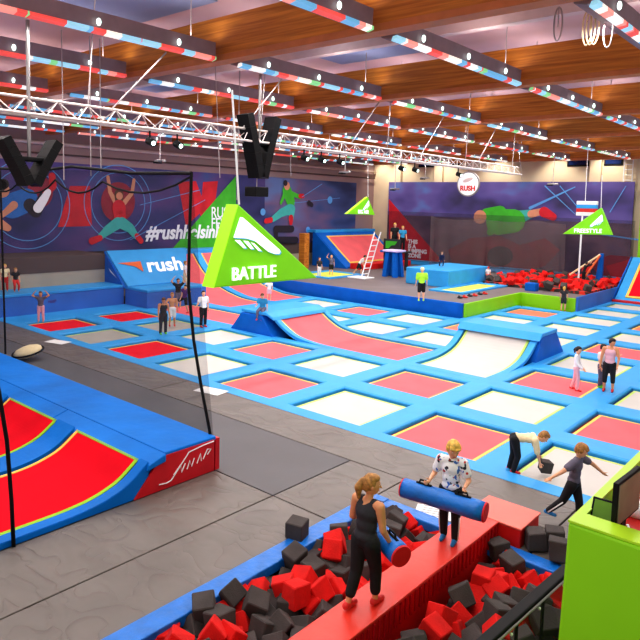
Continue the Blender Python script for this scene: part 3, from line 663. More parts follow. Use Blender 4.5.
# V shaped speakers
def vspeaker(c, top, label, w=.75, h=1.5, th=.24):
    s = empty('line_array_speaker', label, 'speaker', c)
    for sg in (-1, 1):
        a = []
        n_ = 5
        for k in range(n_+1):
            t = k/n_; a.append((0, sg*(w*(t**1.1))+sg*.06, h*t))
        for k in range(n_): 
            p, q = Vector(a[k]), Vector(a[k+1]); d_ = (q-p).normalized(); nx = Vector((0, d_.z, -d_.y))*th*.5
            b = B(MT['black']).hexa([p-nx+Vector((-.2, 0, 0)), p+nx+Vector((-.2, 0, 0)), p+nx+Vector((.2, 0, 0)), p-nx+Vector((.2, 0, 0)), q-nx+Vector((-.2, 0, 0))-d_*.004, q+nx+Vector((-.2, 0, 0))-d_*.004, q+nx+Vector((.2, 0, 0))-d_*.004, q-nx+Vector((.2, 0, 0))-d_*.004]); b.build('speaker_module', s)
    B(MT['black']).box((-.12, -w*.7, h*.52), (.12, w*.7, h*.52+.08)).build('frame', s, bevel=.02)
    B(MT['steel']).tube([(0, 0, h*.5), (0, 0, top-c[2])], .035).build('pole', s)
vspeaker((12.5, -1.45, 5.6), 8.1, 'black V shaped speaker pair hanging at the centre above the green triangle', .42, 1.5, .2)
vspeaker((12.5, -7.15, 5.2), 8.1, 'black V shaped speaker pair hanging at the far left', .42, .8, .16)
# stage lamp below V
s = empty('projector_box', 'small black box hanging below the central V shaped speaker', 'projector', (12.5, -1.5, 5.25)); B(MT['black']).box((-.2, -.22, -.12), (.2, .22, .12)).build('body', s, bevel=.02); B(MT['cable']).tube([(0, 0, .1), (0, 0, .5)], .012).build('cable', s)
# hanging flat lamps in front of the banners
for px, py, Y, lb in ((160, 161, 4, 'flat hanging lamp left of the central speaker'), (345, 172, 12, 'flat hanging lamp right of the central speaker'), (425, 178, 24, 'small hanging lamp above the big banner'), (553, 184, 24, 'small hanging lamp above the right part of the big banner'), (395, 189, 22, 'small lamp in front of the red banner corner')):
    p = ony(px, py, Y); o = empty('hanging_lamp', lb, 'lamp', p)
    B(MT['steel']).box((-.3, -.1, -.05), (.3, .1, .05)).build('lamp_head', o, bevel=.02); B(MT['cable']).tube([(0, 0, .05), (0, 0, 8-p.z)], .02).build('rod', o); B(MT['black']).box((-.32, -.12, -.1), (-.05, .12, -.04)).build('shade', o)
# rings and rope coils at the top right
for px, py, lb in ((587, 28, 'pale coiled rope hanging under the beam at the top right'), (558, 24, 'thin rope loop hanging beside the coiled rope at the top right'), (608, 30, 'rope loop under the nearest ceiling light')):
    p = ony(px, py, -1.5); o = empty('hanging_rope', lb, 'rope', p)
    b = B(MT['c_cream'] if px == 587 else MT['cable'])
    for j in range(3 if px == 587 else 1): b.tube([(.06*j+.12*math.sin(a*math.pi/8)*.6, .0, .28*math.cos(a*math.pi/8)) for a in range(17)], .014, 5)
    b.build('loops', o); B(MT['cable']).tube([(0, 0, .28), (0, 0, 8.1-p.z)], .008, 5).build('cord', o)
# thin suspension wires
WI = [(100, 90, 8.0, (101, 172)), (62, 95, 8, (64, 180)), (90, 100, 8, (91, 176)), (215, 92, 8, (220, 178)), (240, 60, 8, (237, 200)), (290, 95, 8, (291, 176)), (520, 95, 8, (522, 180))]
for i, (xa, ya, z, (xb, yb)) in enumerate(WI):
    X = 10.5 if xa < 250 else (4 if xa < 400 else 9.5); pa = onx(xa, ya, X); pb = onx(xb, yb, X)
    o = B(MT['cable']).tube([(pa.x, pa.y, 8.6), pb], .012, 5).build('suspension_wire'); tag(o, 'thin grey wire hanging from the roof above the %s' % ['left mural girl', 'far left net corner', 'left net rope', 'hashtag lettering', 'hanging green triangle', 'green jumper mural', 'disc sign'][i], 'wire')

# ------------------------------------------------------------------ hanging triangle signs
def swoosh(b, O, Rv, Uv, s):
    """white wing mark made of a blade and three comb teeth"""
    O = Vector(O)
    def P(a, c): return O+Rv*(a*s)+Uv*(c*s)
    b.poly([P(-.46, .52), P(-.40, .60), P(.52, -.34), P(.58, -.46), P(.50, -.52), P(.36, -.50), P(.02, -.24), P(-.52, .0), P(-.56, -.06)])
    for k in range(3):
        t = k*.17; b.poly([P(-.50+t, -.02-.04*k), P(-.42+t, -.06-.04*k), P(-.18+t, -.36-.02*k), P(-.26+t, -.32-.02*k)])
BW = [[(240, 217), (243, 217.5), (279.5, 249.5), (280.5, 252), (279, 254), (275, 254), (268, 251.5), (255, 241), (247, 238.5), (233.3, 237.6)],
      [(234.5, 240), (240, 240), (246.5, 248), (243.5, 248.2)], [(243, 240.5), (248, 241), (254, 249), (250.5, 249)], [(250.5, 242), (254.5, 243.5), (262, 251.2), (258, 250.6)]]
def tri_sign(name, label, A, Bl, Br, depth, txt, tsize, wing, wc, tc, hang, flip=1):
    s = empty(name, label, 'sign', A)
    A, Bl, Br = Vector(A), Vector(Bl), Vector(Br); Rv = (Br-Bl).normalized(); Nv = Rv.cross(Vector((0, 0, 1))).normalized(); Uv = Vector((0, 0, 1))
    W2L = Matrix.Translation(-A)
    b = B(MT['signgreen']); b.prism([W2L@A, W2L@Bl, W2L@Br], -Nv*depth); o = b.build('panel', s, bevel=.02)
    b = B(MT['signgreen2']); d_ = (Bl-A).normalized(); b.prism([W2L@A-Nv*depth*.03, W2L@Bl-Nv*depth*.03, W2L@Bl-Nv*depth*.97, W2L@A-Nv*depth*.97], -Rv*.012); b.build('edge_face', s)
    b = B(MT['whitee'])
    Rf = Rv*flip
    if txt == 'BATTLE':
        for pl in BW: b.poly([W2L@onx(x, y, A.x+.03) for x, y in pl])
        b.build('wing_mark', s); b = B(MT['cyan'])
        for pl in BW: b.poly([W2L@onx(x+1.0, y+.9, A.x+.018) for x, y in pl])
        b.build('wing_outline', s)
    else:
        swoosh(b, W2L@(Vector(wc)+Nv*.03), Rf, Uv, wing); o = b.build('wing_mark', s)
        b = B(MT['cyan']); swoosh(b, W2L@(Vector(wc)+Nv*.018)+Rf*.02*wing-Uv*.015, Rf, Uv, wing*1.06); b.build('wing_outline', s)
    text('lettering', txt, tsize, Vector(tc)+Nv*.03, Rv, Uv, MT['whitee'], s, .012, bold=tsize*.012)
    B(MT['white']).tube([(0, 0, 0), Vector(hang)-A], .014, 6).build('hanging_cable', s)
    return s
X = 18.0
tri_sign('hanging_triangle_sign', 'large green triangle sign hanging over the court reading BATTLE', onx(239, 204.5, X), onx(214.5, 288, X), onx(318, 278, X), .24, 'BATTLE', .235, .62, onx(262, 247, X), onx(253, 273, X), onx(232, 90, X))
tri_sign('hanging_triangle_sign', 'small green triangle sign hanging at the right reading FREESTYLE', ony(601, 208, 16), ony(563, 234, 16), ony(612, 235, 16), .2, 'FREESTYLE', .25, .46, ony(597, 221, 16), ony(588, 231, 16), ony(602, 175, 16), -1)
tri_sign('hanging_triangle_sign', 'small green triangle sign hanging at the far left corner of the big banner', onx(368, 197, 2), onx(347, 214, 2), onx(375, 215, 2), .2, 'BIG AIR', .3, .5, onx(366, 205.5, 2), onx(363, 212, 2), onx(368, 160, 2), -1)
# disc sign
p = ony(468, 184, 24); o = empty('disc_sign', 'round silver disc sign with red lettering hanging before the big banner', 'sign', p)
B(MT['steel']).tube([(0, 0, 0), (0, .12, 0)], .78, 32).build('disc', o, bevel=.02); B(MT['white']).tube([(0, -.02, 0), (0, 0, 0)], .7, 32).build('disc_face', o)
text('lettering', 'RUSH', .42, (p.x, p.y-.03, p.z-.28), (1, 0, 0), (0, 0, 1), MT['c_red'], o, .01, bold=.015)
b = B(MT['purlin']); b.ell((0, -.03, .25), (.35, 0, .1), (0, .012, 0), (0, 0, .12)); b.build('eye_mark', o)
B(MT['cable']).tube([(0, 0, .75), (0, 0, 8-p.z)], .015).build('cable', o)
p = ony(587, 208.5, 18); o = empty('boxing_pad', 'red white and blue striped pad hanging behind the right green triangle sign', 'pad', p)
for k, m_ in enumerate(('c_white', 'c_red', 'pad', 'c_white')):
    B(MT[m_]).box((-.46, -.1, -.34+k*.17), (.46, .1, -.17+k*.17)).build('stripe', o, bevel=.02)
B(MT['white']).tube([(-.1, 0, .3), (-.12, 0, 8-p.z)], .015).build('cord', o)
po = B(MT['white']).tube([ony(582.5, 213, 24), ony(578.5, 278, 24)], .05).build('white_pole'); tag(po, 'thin white pole standing in front of the big banner at right', 'pole')

# ------------------------------------------------------------------ murals
def mural(name, label, base, cat='banner'):
    pass
def gradient(name, cols, axis_scale, detail_scale=.5):
    m = D.materials.new(name); m.use_nodes = True; nt = m.node_tree; N = nt.nodes; L = nt.links; b = N['Principled BSDF']
    geo = N.new('ShaderNodeNewGeometry'); mp = N.new('ShaderNodeVectorMath'); mp.operation = 'MULTIPLY'; mp.inputs[1].default_value = axis_scale
    L.new(geo.outputs['Position'], mp.inputs[0]); nz = N.new('ShaderNodeTexNoise'); nz.inputs['Scale'].default_value = detail_scale; nz.inputs['Detail'].default_value = 2.5
    L.new(mp.outputs[0], nz.inputs['Vector']); rp = N.new('ShaderNodeValToRGB'); e = rp.color_ramp.elements
    e[0].position = .32; e[0].color = (*lin(cols[0]), 1); e[1].position = .72; e[1].color = (*lin(cols[-1]), 1)
    for i, c in enumerate(cols[1:-1]):
        q = e.new(.32+.4*(i+1)/(len(cols)-1)); q.color = (*lin(c), 1)
    L.new(nz.outputs['Fac'], rp.inputs[0]); L.new(rp.outputs[0], b.inputs['Base Color']); b.inputs['Roughness'].default_value = .7
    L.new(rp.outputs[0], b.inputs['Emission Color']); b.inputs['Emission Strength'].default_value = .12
    return m
MT['mural'] = gradient('mural_night', [(36, 40, 86), (52, 52, 108), (84, 62, 120), (50, 84, 140)], (1, .6, 1.0), .45)
MT['mural_city'] = gradient('mural_city_lights', [(34, 44, 84), (60, 76, 124), (104, 84, 120), (90, 110, 160)], (1, .35, 1.0), .5)
MT['mural_back'] = gradient('mural_back', [(52, 46, 84), (76, 66, 128), (96, 84, 150), (84, 130, 190)], (.5, 1, .8), .6)
MT['mural_low'] = gradient('mural_back_low', [(66, 50, 74), (84, 64, 88), (110, 84, 104), (90, 76, 104)], (.5, 1, .8), .7)
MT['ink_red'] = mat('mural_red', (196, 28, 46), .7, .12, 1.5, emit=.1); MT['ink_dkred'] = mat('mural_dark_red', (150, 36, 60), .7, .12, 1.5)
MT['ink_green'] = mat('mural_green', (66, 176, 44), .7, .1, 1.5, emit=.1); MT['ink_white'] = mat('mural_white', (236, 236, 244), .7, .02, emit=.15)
MT['ink_teal'] = mat('mural_teal', (70, 180, 176), .7, .06); MT['ink_blue'] = mat('mural_blue', (40, 112, 190), .7, .08); MT['ink_skin'] = mat('mural_skin', (216, 150, 120), .7, .06)
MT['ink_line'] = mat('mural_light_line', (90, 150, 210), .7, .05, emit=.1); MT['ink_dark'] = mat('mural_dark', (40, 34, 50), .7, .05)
mx_ = empty('mural_banner', 'long dark blue and purple mural of jumping people on the left wall', 'mural', (XW, 10, 2.2))
b = B(MT['mural']).box((.0, -22, 0.0), (.06, 12.5, 4.5)); b.build('banner_sheet', mx_)
b = B(MT['mural_city']).box((.06, 9.2-1.5, .3), (.075, 17.6, 4.5)); b.build('city_sheet', mx_)
def PX(px, py, d=.09):
    p = onx(px, py, XW+d); return p-Vector((XW, 10, 2.2))
def ink(mt, pts, name, d=.09, parent=None):
    b = B(MT[mt]); b.poly([PX(x, y, d) for x, y in pts]); return b.build(name, parent or mx_)
LD = [0.0]
def limb(b, pts, w, d):
    """tapered painted stroke through pixel points"""
    LD[0] += .0015; d = d+LD[0] % .06
    w = [q*.8 for q in w]; P3_ = [PX(x, y, d) for x, y in pts]
    for i in range(len(P3_)-1):
        a, c = P3_[i], P3_[i+1]; dr = (c-a).normalized(); n_ = Vector((1, 0, 0)).cross(dr); wa, wb = w[i], w[i+1]
        b.poly([a-n_*wa, a+n_*wa, c+n_*wb, c-n_*wb])
    for p, r in zip(P3_, w):
        b.poly([p+Vector((0.0005, r*math.cos(t*math.pi/6), r*math.sin(t*math.pi/6))) for t in range(12)])
def ringp(c, r, d, mt, name, w=.05):
    o = PX(*c, d); b = B(MT[mt]); n_ = 40
    for t in range(n_):
        a0, a1 = t*2*math.pi/n_, (t+1)*2*math.pi/n_
        b.poly([o+Vector((0, (r)*math.cos(a), (r)*math.sin(a))) if k else o+Vector((0, (r+w)*math.cos(a), (r+w)*math.sin(a))) for k, a in ((1, a0), (0, a0), (0, a1), (1, a1))])
    b.build(name, mx_)
ink('ink_red', [(70, 186), (90, 186), (92, 226), (58, 227)], 'red_arrow', .08)
ink('ink_red', [(178, 182), (196, 181), (206, 208), (186, 226)], 'red_plume', .08); ink('ink_red', [(203, 182), (218, 181), (214, 212), (200, 216)], 'red_plume', .08)
for c, r in (((28, 205), 1.7), ((28, 205), 2.1), ((119, 203), 1.6), ((119, 203), 2.0)): ringp(c, r, .085, 'ink_line', 'light_ring', .04)
ink('ink_dkred', [(118+17*math.cos(t*math.pi/12), 202+20*math.sin(t*math.pi/12)) for t in range(24)], 'red_glow', .082)
ink('ink_dkred', [(40+13*math.cos(t*math.pi/12), 192+16*math.sin(t*math.pi/12)) for t in range(24)], 'red_glow', .082)
# blue shirt man
f_ = 'painted_figure'
b = B(MT['ink_blue']); limb(b, [(12, 206), (27, 200)], [.75, .7], .095); b.m(MT['ink_dark']); limb(b, [(30, 205), (36, 212), (44, 196)], [.4, .35, .3], .098); b.m(MT['ink_red']); limb(b, [(46, 193), (53, 186), (52, 176)], [.22, .24, .22], .1)
b.m(MT['ink_white']); limb(b, [(38, 208), (44, 199), (48, 192)], [.3, .26, .2], .102); b.m(MT['ink_skin']); limb(b, [(14, 205), (6, 212), (-2, 218)], [.24, .18, .14], .104); limb(b, [(2, 190)], [.45], .104); limb(b, [(0, 224), (8, 228)], [.3, .2], .104)
b.m(MT['hairdk']); limb(b, [(1, 185), (4, 184)], [.35, .3], .106); o = b.build(f_, mx_); o['label'] = 'painted man in blue T-shirt leaping'
# girl with arms up
b = B(MT['ink_skin']); limb(b, [(116, 203), (110, 192), (108, 177)], [.18, .14, .12], .095); limb(b, [(124, 203), (132, 193), (134, 180)], [.18, .14, .12], .095)
b.m(MT['hairbr']); limb(b, [(119, 194), (119, 200)], [.34, .3], .097); b.m(MT['ink_skin']); limb(b, [(119.5, 196)], [.26], .1)
b.m(MT['ink_red']); limb(b, [(119, 207), (120, 217)], [.5, .45], .1); b.m(MT['ink_teal']); limb(b, [(118, 223), (108, 230), (101, 236)], [.4, .33, .22], .102); limb(b, [(122, 223), (130, 228), (136, 236)], [.4, .33, .22], .102)
b.m(MT['ink_red']); limb(b, [(100, 238), (92, 241)], [.2, .24], .104); limb(b, [(137, 236), (141, 241)], [.2, .2], .104); o = b.build(f_, mx_); o['label'] = 'painted girl with raised arms in red top and teal leggings'
# green jumper
b = B(MT['ink_green']); limb(b, [(287, 191), (291, 202)], [.55, .5], .11); limb(b, [(290, 193), (300, 197)], [.22, .18], .112); limb(b, [(285, 193), (281, 203)], [.2, .14], .112)
b.m(MT['ink_teal']); limb(b, [(290, 209), (281, 213), (273, 219)], [.45, .36, .25], .113); limb(b, [(292, 209), (291, 219)], [.4, .3], .113); b.m(MT['ink_red']); limb(b, [(271, 220), (266, 221)], [.24, .22], .115); limb(b, [(291, 218), (291, 223)], [.3, .2], .115); limb(b, [(300, 196), (303, 196)], [.2, .2], .115)
b.m(MT['ink_skin']); limb(b, [(287, 186)], [.36], .114); b.m(MT['ink_dark']); limb(b, [(285.5, 183)], [.26], .116); o = b.build(f_, mx_); b2 = B(MT['ink_dark']); limb(b2, [(309, 203), (312, 205)], [.25, .2], .116); b2.build('dark_spot', mx_); o['label'] = 'painted figure in green top leaping'
b = B(MT['ink_line']); limb(b, [(302, 197), (322, 184)], [.03, .03], .11); limb(b, [(294, 203), (340, 198)], [.02, .02], .11); limb(b, [(205, 200), (130, 240)], [.02, .02], .11); limb(b, [(200, 190), (140, 205)], [.025, .02], .11); b.build('light_streaks', mx_)
ink('ink_green', [(236, 176), (160, 263), (236, 263)], 'green_triangle', .1)
yv = PX(213, 209); 
for s, py in (('RUSH', 213), ('FEVER', 224)):
    p = onx(211, py, XW+.11); text('lettering', s, .95, p, (0, 1, 0), (0, 0, 1), MT['ink_white'], mx_, .005, 'LEFT', bold=.01, sx=.8)
p = onx(187, 232.5, XW+.12); text('lettering', '#rushhelsinki', 1.12, p, (0, 1, 0), (0, 0, 1), MT['ink_white'], mx_, .005, shear=.2, bold=.035, sx=.95)
b = B(MT['ink_dark']); limb(b, [(276, 229), (292, 229)], [.3, .3], .1); limb(b, [(276, 229), (276, 236)], [.25, .25], .1); limb(b, [(278, 240), (296, 240)], [.3, .3], .1); b.build('dark_emblem', mx_)
b = B(MT['ink_line']); limb(b, [(308, 230)], [.3], .1); limb(b, [(263, 212)], [.3], .1); limb(b, [(330, 200)], [.35], .09); b.build('light_spots', mx_)
# back banner
mb_ = empty('big_banner', 'huge purple and red banner of a diving figure on the back wall', 'banner', (0, YB-.35, 0))
MT['x'] = MT['mural_back']
xL, xR = ony(389, 182, YB-.35).x, ony(635, 182, YB-.35).x
B(MT['mural_back']).box((xL, 0, 4.3), (xR, .05, 6.85)).build('banner_upper', mb_); B(MT['mural_low']).box((xL, 0, .6), (xR, .05, 4.3)).build('banner_lower', mb_)
def PY(px, py, d=.02): return ony(px, py, YB-.35-d)-Vector((0, YB-.35, 0))
def inky(mt, pts, name, d=.02): b = B(MT[mt]); b.poly([PY(x, y, d) for x, y in pts]); return b.build(name, mb_)
inky('ink_red', [(389, 199), (448, 268), (389, 263)], 'red_triangle')
inky('ink_dkred', [(448, 250), (470, 238), (500, 236), (520, 245), (545, 238), (560, 250), (545, 266), (520, 272), (480, 268), (452, 262)], 'red_blot')
inky('ink_dark', [(500+13*math.cos(t*math.pi/10), 256+10*math.sin(t*math.pi/10)) for t in range(20)], 'dark_blot', .03)
inky('ink_red', [(606, 266), (634, 258), (628, 276), (612, 279)], 'red_mark', .03)
inky('ink_dkred', [(588, 262), (610, 255), (634, 257), (630, 278), (600, 277)], 'red_mark', .025)
def limby(b, pts, w, d):
    LD[0] += .0015; d = d+LD[0] % .06
    P3_ = [PY(x, y, d) for x, y in pts]
    for i in range(len(P3_)-1):
        a, c = P3_[i], P3_[i+1]; dr = (c-a).normalized(); n_ = Vector((0, 1, 0)).cross(dr); b.poly([a-n_*w[i], a+n_*w[i], c+n_*w[i+1], c-n_*w[i+1]])
    for p, r in zip(P3_, w): b.poly([p+Vector((r*math.cos(t*math.pi/6), -.0005, r*math.sin(t*math.pi/6))) for t in range(12)])
b = B(MT['ink_green']); limby(b, [(498, 222), (514, 221)], [.9, .8], .04); limby(b, [(497, 226), (490, 232)], [.45, .25], .042); limby(b, [(486, 214), (500, 213)], [.4, .5], .042)
b.m(MT['ink_skin']); limby(b, [(507, 216), (505, 223), (502, 225)], [.35, .25, .2], .046); limby(b, [(480, 217)], [.5], .04); b.m(MT['ink_teal']); limby(b, [(517, 218), (530, 214)], [.5, .3], .04); b.m(MT['ink_skin']); limby(b, [(531, 214), (543, 211)], [.26, .22], .043); b.m(MT['ink_red']); limby(b, [(544, 212), (553, 217)], [.35, .25], .045)
o = b.build('painted_figure', mb_); o['label'] = 'painted figure in green diving sideways'
b = B(MT['ink_line']); limby(b, [(530, 208), (575, 187)], [.1, .03], .03); limby(b, [(545, 186), (575, 214)], [.04, .02], .03); limby(b, [(560, 186), (585, 216)], [.03, .02], .03); limby(b, [(610, 212), (626, 186)], [.03, .02], .03); limby(b, [(585, 232), (640, 240)], [.04, .05], .03); b.build('light_streaks', mb_)
for k, s in enumerate(('RUSH', 'RED &', 'BOUNCING', 'ZONE')):
    p = ony(408, 241.5+k*4.6, YB-.4); text('lettering', ['THIS', 'IS A', 'JUMPING', 'ZONE'][k], .42, p, (1, 0, 0), (0, 0, 1), MT['ink_white'], mb_, .005, 'LEFT', bold=.02)
o = B(MT['green']).box((13.35, YB-.9, .6), (15.5, YB-.45, 6.95)).build('green_wall_panel'); tag(o, 'tall green padded panel at the right end of the big banner', 'panel')
# gauze net before the banner
b = B(MT['netg']); n_ = 36; xa, xb = ony(430, 240, 28.6).x, ony(566, 240, 28.6).x; top = []; bot = []
for i in range(n_+1):
    t = i/n_; xx = xa+(xb-xa)*t; top.append(b.bm.verts.new((xx, 28.6+.15*math.sin(i*1.7), 4.35-.35*abs(math.sin(t*math.pi*2.5))**.5*.6))); bot.append(b.bm.verts.new((xx, 28.6+.2*math.sin(i*1.3), .7)))
for i in range(n_): b._f([top[i], top[i+1], bot[i+1], bot[i]])
o = b.build('gauze_curtain', smooth=True); tag(o, 'pale grey see-through net curtain draped in front of the big banner', 'net')
b = B(MT['netd']); b.poly([(xL+.6, 28.75, 0.9), (13.2, 28.75, .9), (13.2, 28.75, 4.5), (xL+.6, 28.75, 4.6)]); o = b.build('dark_net'); tag(o, 'dark safety net stretched across the lower half of the big banner', 'net')

# ------------------------------------------------------------------ slanted trampoline wall, tower, wedge
sw = empty('slanted_wall_trampoline', 'slanted red trampoline wall in a blue frame at the back left of the platform', 'trampoline')
def slab(x0, z0, x1, z1, ya, yb, mt, name, off, root): 
    dv = Vector((x1-x0, 0, z1-z0)).normalized(); nn = Vector((-dv.z, 0, dv.x)); nn = nn if nn.z > 0 else -nn
    B(mt).prism([Vector((x0, ya, z0))+nn*off, Vector((x0, yb, z0))+nn*off, Vector((x1, yb, z1))+nn*off, Vector((x1, ya, z1))+nn*off], -nn*.1).build(name, root, bevel=.01)
slab(-3.2, .7, -6.1, 3.0, 22.0, 28.8, MT['pad_dark'], 'frame', 0, sw); slab(-3.5, .94, -5.75, 2.72, 22.7, 28.4, MT['yellow'], 'webbing', .03, sw); slab(-3.6, 1.0, -5.65, 2.64, 22.85, 28.3, MT['washed_red_bed'], 'bed', .05, sw)
B(MT['pad_dark']).prism([(-3.1, 21.9, .62), (-6.3, 21.9, .62), (-6.3, 21.9, 3.1)], (0, .12, 0)).build('side_panel', sw); B(MT['pad']).box((-6.9, 21.9, 2.95), (-6.0, 29, 3.15)).build('top_pad', sw, bevel=.02)
rb = B(MT['beam_red']).box((-3.1, 22.2, .62), (-1.9, 28, 1.0)).build('red_crash_mat', bevel=.04); tag(rb, 'low red crash mat at the foot of the slanted red wall', 'mat')
wd = empty('slanted_wall_trampoline', 'steep red trampoline wall with blue frame at the far right edge', 'trampoline')
def slaby(xa, xb, y0, z0, y1, z1, mt, name, off):
    dv = Vector((0, y1-y0, z1-z0)).normalized(); nn = Vector((0, -dv.z, dv.y))
    B(mt).prism([Vector((xa, y0, z0))+nn*off, Vector((xb, y0, z0))+nn*off, Vector((xb, y1, z1))+nn*off, Vector((xa, y1, z1))+nn*off], -nn*.1).build(name, wd, bevel=.01)
slaby(13.25, 18.2, 25.4, .0, 28.6, 2.35, MT['pad'], 'frame', 0); slaby(13.75, 17.6, 25.7, .26, 28.2, 2.05, MT['yellow'], 'webbing', .03); slaby(13.9, 17.5, 25.8, .33, 28.1, 1.98, MT['red_bed'], 'bed', .05)
B(MT['face_red']).box((13.2, 25.2, -.1), (18.2, 25.5, .12)).build('foot_pad', wd, bevel=.02); B(MT['pad_dark']).prism([(13.2, 25.3, 0), (13.2, 28.8, 0), (13.2, 28.8, 2.35), (13.2, 28.6, 2.35)], (-.08, 0, 0)).build('side_panel', wd)
tw = empty('diving_tower', 'blue tower with white ladder and lilac top plate on the platform', 'tower', (1.55, 20.6, .62))
for dx, dy, tx, ty in ((-.5, -.4, 0, 0), (.5, -.4, .0, 0), (-.5, .5, 0, 0), (.5, .5, -.15, 0)):
    dx *= .75; dy *= .75
    B(MT['pad_dark']).prism([(dx-.14, dy-.14, 0), (dx+.14, dy-.14, 0), (dx+.14, dy+.14, 0), (dx-.14, dy+.14, 0)], (-dx*.35, -dy*.35, 1.55)).build('leg', tw, bevel=.02)
B(MT['lilac']).box((-.5, -.5, 1.55), (.6, .5, 1.68)).build('top_plate', tw, bevel=.04); B(MT['pad_dark']).box((-.75, -.4, 1.5), (-.45, .5, 1.62)).build('side_plate', tw, bevel=.03)
ld = empty('ladder', 'white leaning ladder beside the blue tower', 'ladder', (0.9, 19.2, .62))
for s in (-.32, .32): B(MT['white']).tube([(-.25, s-.3, 0), (.05, s+.5, 2.75)], .035).build('rail', ld)
for k in range(7):
    t = (k+.6)/8; B(MT['white']).tube([(-.25+.3*t, -.32-.3+.8*t, 2.75*t), (-.25+.3*t, .32-.3+.8*t, 2.75*t)], .03).build('rung', ld)
o = B(MT['white']).box((.1, 17.9, .62), (1.4, 18.9, .68)).build('ladder_foot_mat', bevel=.02); tag(o, 'small white mat at the foot of the leaning ladder', 'mat')
vd = empty('viewing_deck', 'dark deck with green mark where two people stand before the big banner', 'deck', (-.6, 24.2, .62))
B(MT['c_char']).box((-.75, -.6, 1.2), (.6, -.5, 2.15)).box((-.75, -.5, 1.2), (.6, .9, 1.3)).build('deck_box', vd, bevel=.02)
for dx in (-.7, .5): B(MT['c_char']).box((dx-.08, -.5, 0), (dx+.08, -.3, 1.2)).build('post', vd); B(MT['c_char']).box((dx-.08, .3, 0), (dx+.08, .5, 1.2)).build('post', vd)
b = B(MT['ink_green']); b.poly([(-.55, -.62, 2.0), (.4, -.62, 2.0), (.2, -.62, 1.75), (-.1, -.62, 1.7), (-.3, -.62, 1.5), (-.55, -.62, 1.5)]); b.build('green_mark', vd)
for px, py, z, lb in ((453, 291, .62, 'small red and dark shoes row on the platform edge'),):
    for k in range(6):
        p = onz(460+k*5, 298.5-k*.9+(.5 if k % 2 else 0), .62); b = B(MT['c_red'] if k % 2 else MT['c_char']); b.ell((0, 0, .05), (.14, .05, 0), (-.03, .07, 0), (0, 0, .05)); b.ell((-.05, 0, .1), (.06, 0, 0), (0, .05, 0), (0, 0, .05)); o = b.build('shoe', smooth=True); o.location = p; tag(o, ('red' if k % 2 else 'dark')+' shoe lying on the platform near its lime corner', 'shoe', ('red' if k % 2 else 'dark')+' shoes on the platform edge')
o = empty('climbing_frame', 'blue triangular frame with red and white bars over the far foam pit', 'climbing frame', (11.2, 27.2, .75))
B(MT['pad_dark']).prism([(.35, .1, 0), (.75, .1, 0), (.72, .1, 1.75), (.52, .1, 1.75)], (0, .25, 0)).build('post', o, bevel=.02)
B(MT['c_cream']).tube([(.6, 0, 1.7), (-.9, -.6, .4), (-.3, -1.2, .1)], .06).build('bar', o); B(MT['c_orange']).tube([(.6, 0, 1.65), (-.1, -.8, .1)], .06).build('bar', o); B(MT['c_red']).box((-.3, -.35, .6), (.2, -.3, 1.0)).build('red_panel', o)
o = B(MT['pad_dark']).box((9.9, 21.0, .62), (10.5, 21.5, 1.05)).build('blue_bin', bevel=.03); tag(o, 'small blue tub on the platform corner near the lime wall', 'tub')

# ------------------------------------------------------------------ counter, monitors, railing
zt = 3.0; A_ = onz(568, 522, zt); B_ = onz(640, 553, zt); 
ct = empty('lime_counter', 'tall lime green counter wall in the lower right corner', 'counter')
x0, y0 = A_.x, A_.y; x1 = 26.0; y1 = -5.2; wl = .06; wf = .17
B(MT['green']).hexa([(x0-.10, y0-.02, -1.2), (x1, y0-.1, -1.2), (x1, y0+wf, -1.2), (x0-.10, y0+wf, -1.2), (x0, y0, zt), (x1, y0-.08, zt), (x1, y0+wf, zt), (x0, y0+wf, zt)]).build('front_panel', ct, bevel=.02)
B(MT['green']).hexa([(x0-.10, y0, -1.2), (x0+.02, y0, -1.2), (x0+.02, y1, -1.2), (x0-.10, y1, -1.2), (x0, y0, zt), (x0+wl, y0, zt), (x0+wl, y1, zt), (x0, y1, zt)]).build('side_panel', ct, bevel=.02)
B(MT['green_hi']).box((x0, y0, zt), (x1, y0+wf, zt+.015)).build('front_rim', ct); B(MT['green_hi']).box((x0, y0+wf, zt), (x0+wl, y1, zt+.015)).build('side_rim', ct)
B(MT['desk_red']).box((x0+wl, y0+wf, zt-.19), (x1, y1, zt-.15)).build('desk_top', ct)
def monitor(label, base, W, Hh, yaw, tilt, back, scr, stand=True):
    m = empty('monitor', label, 'monitor', base, yaw)
    R3 = Matrix.Rotation(tilt, 4, 'X'); z0 = .12 if stand else .06
    def T(p): return R3 @ Vector(p)+Vector((0, 0, z0))
    def bx(a, c): (xa, ya, za), (xb, yb, zb) = a, c; return [T(q) for q in ((xa, ya, za), (xb, ya, za), (xb, yb, za), (xa, yb, za), (xa, ya, zb), (xb, ya, zb), (xb, yb, zb), (xa, yb, zb))]
    B(MT['black']).hexa(bx((-W/2, 0, 0), (W/2, .035, Hh))).build('casing', m, bevel=.006)
    B(scr).hexa(bx((-W/2+.015, -.004, .018), (W/2-.015, .0, Hh-.015))).build('screen', m)
    if stand:
        B(MT['black']).box((-.03, .02, .01), (.03, .05, .2)).build('neck', m); B(MT['black']).tube([(0, .02, 0), (0, .02, .02)], .10, 20).build('stand_base', m, bevel=.004)
    return m
zd = zt-.15
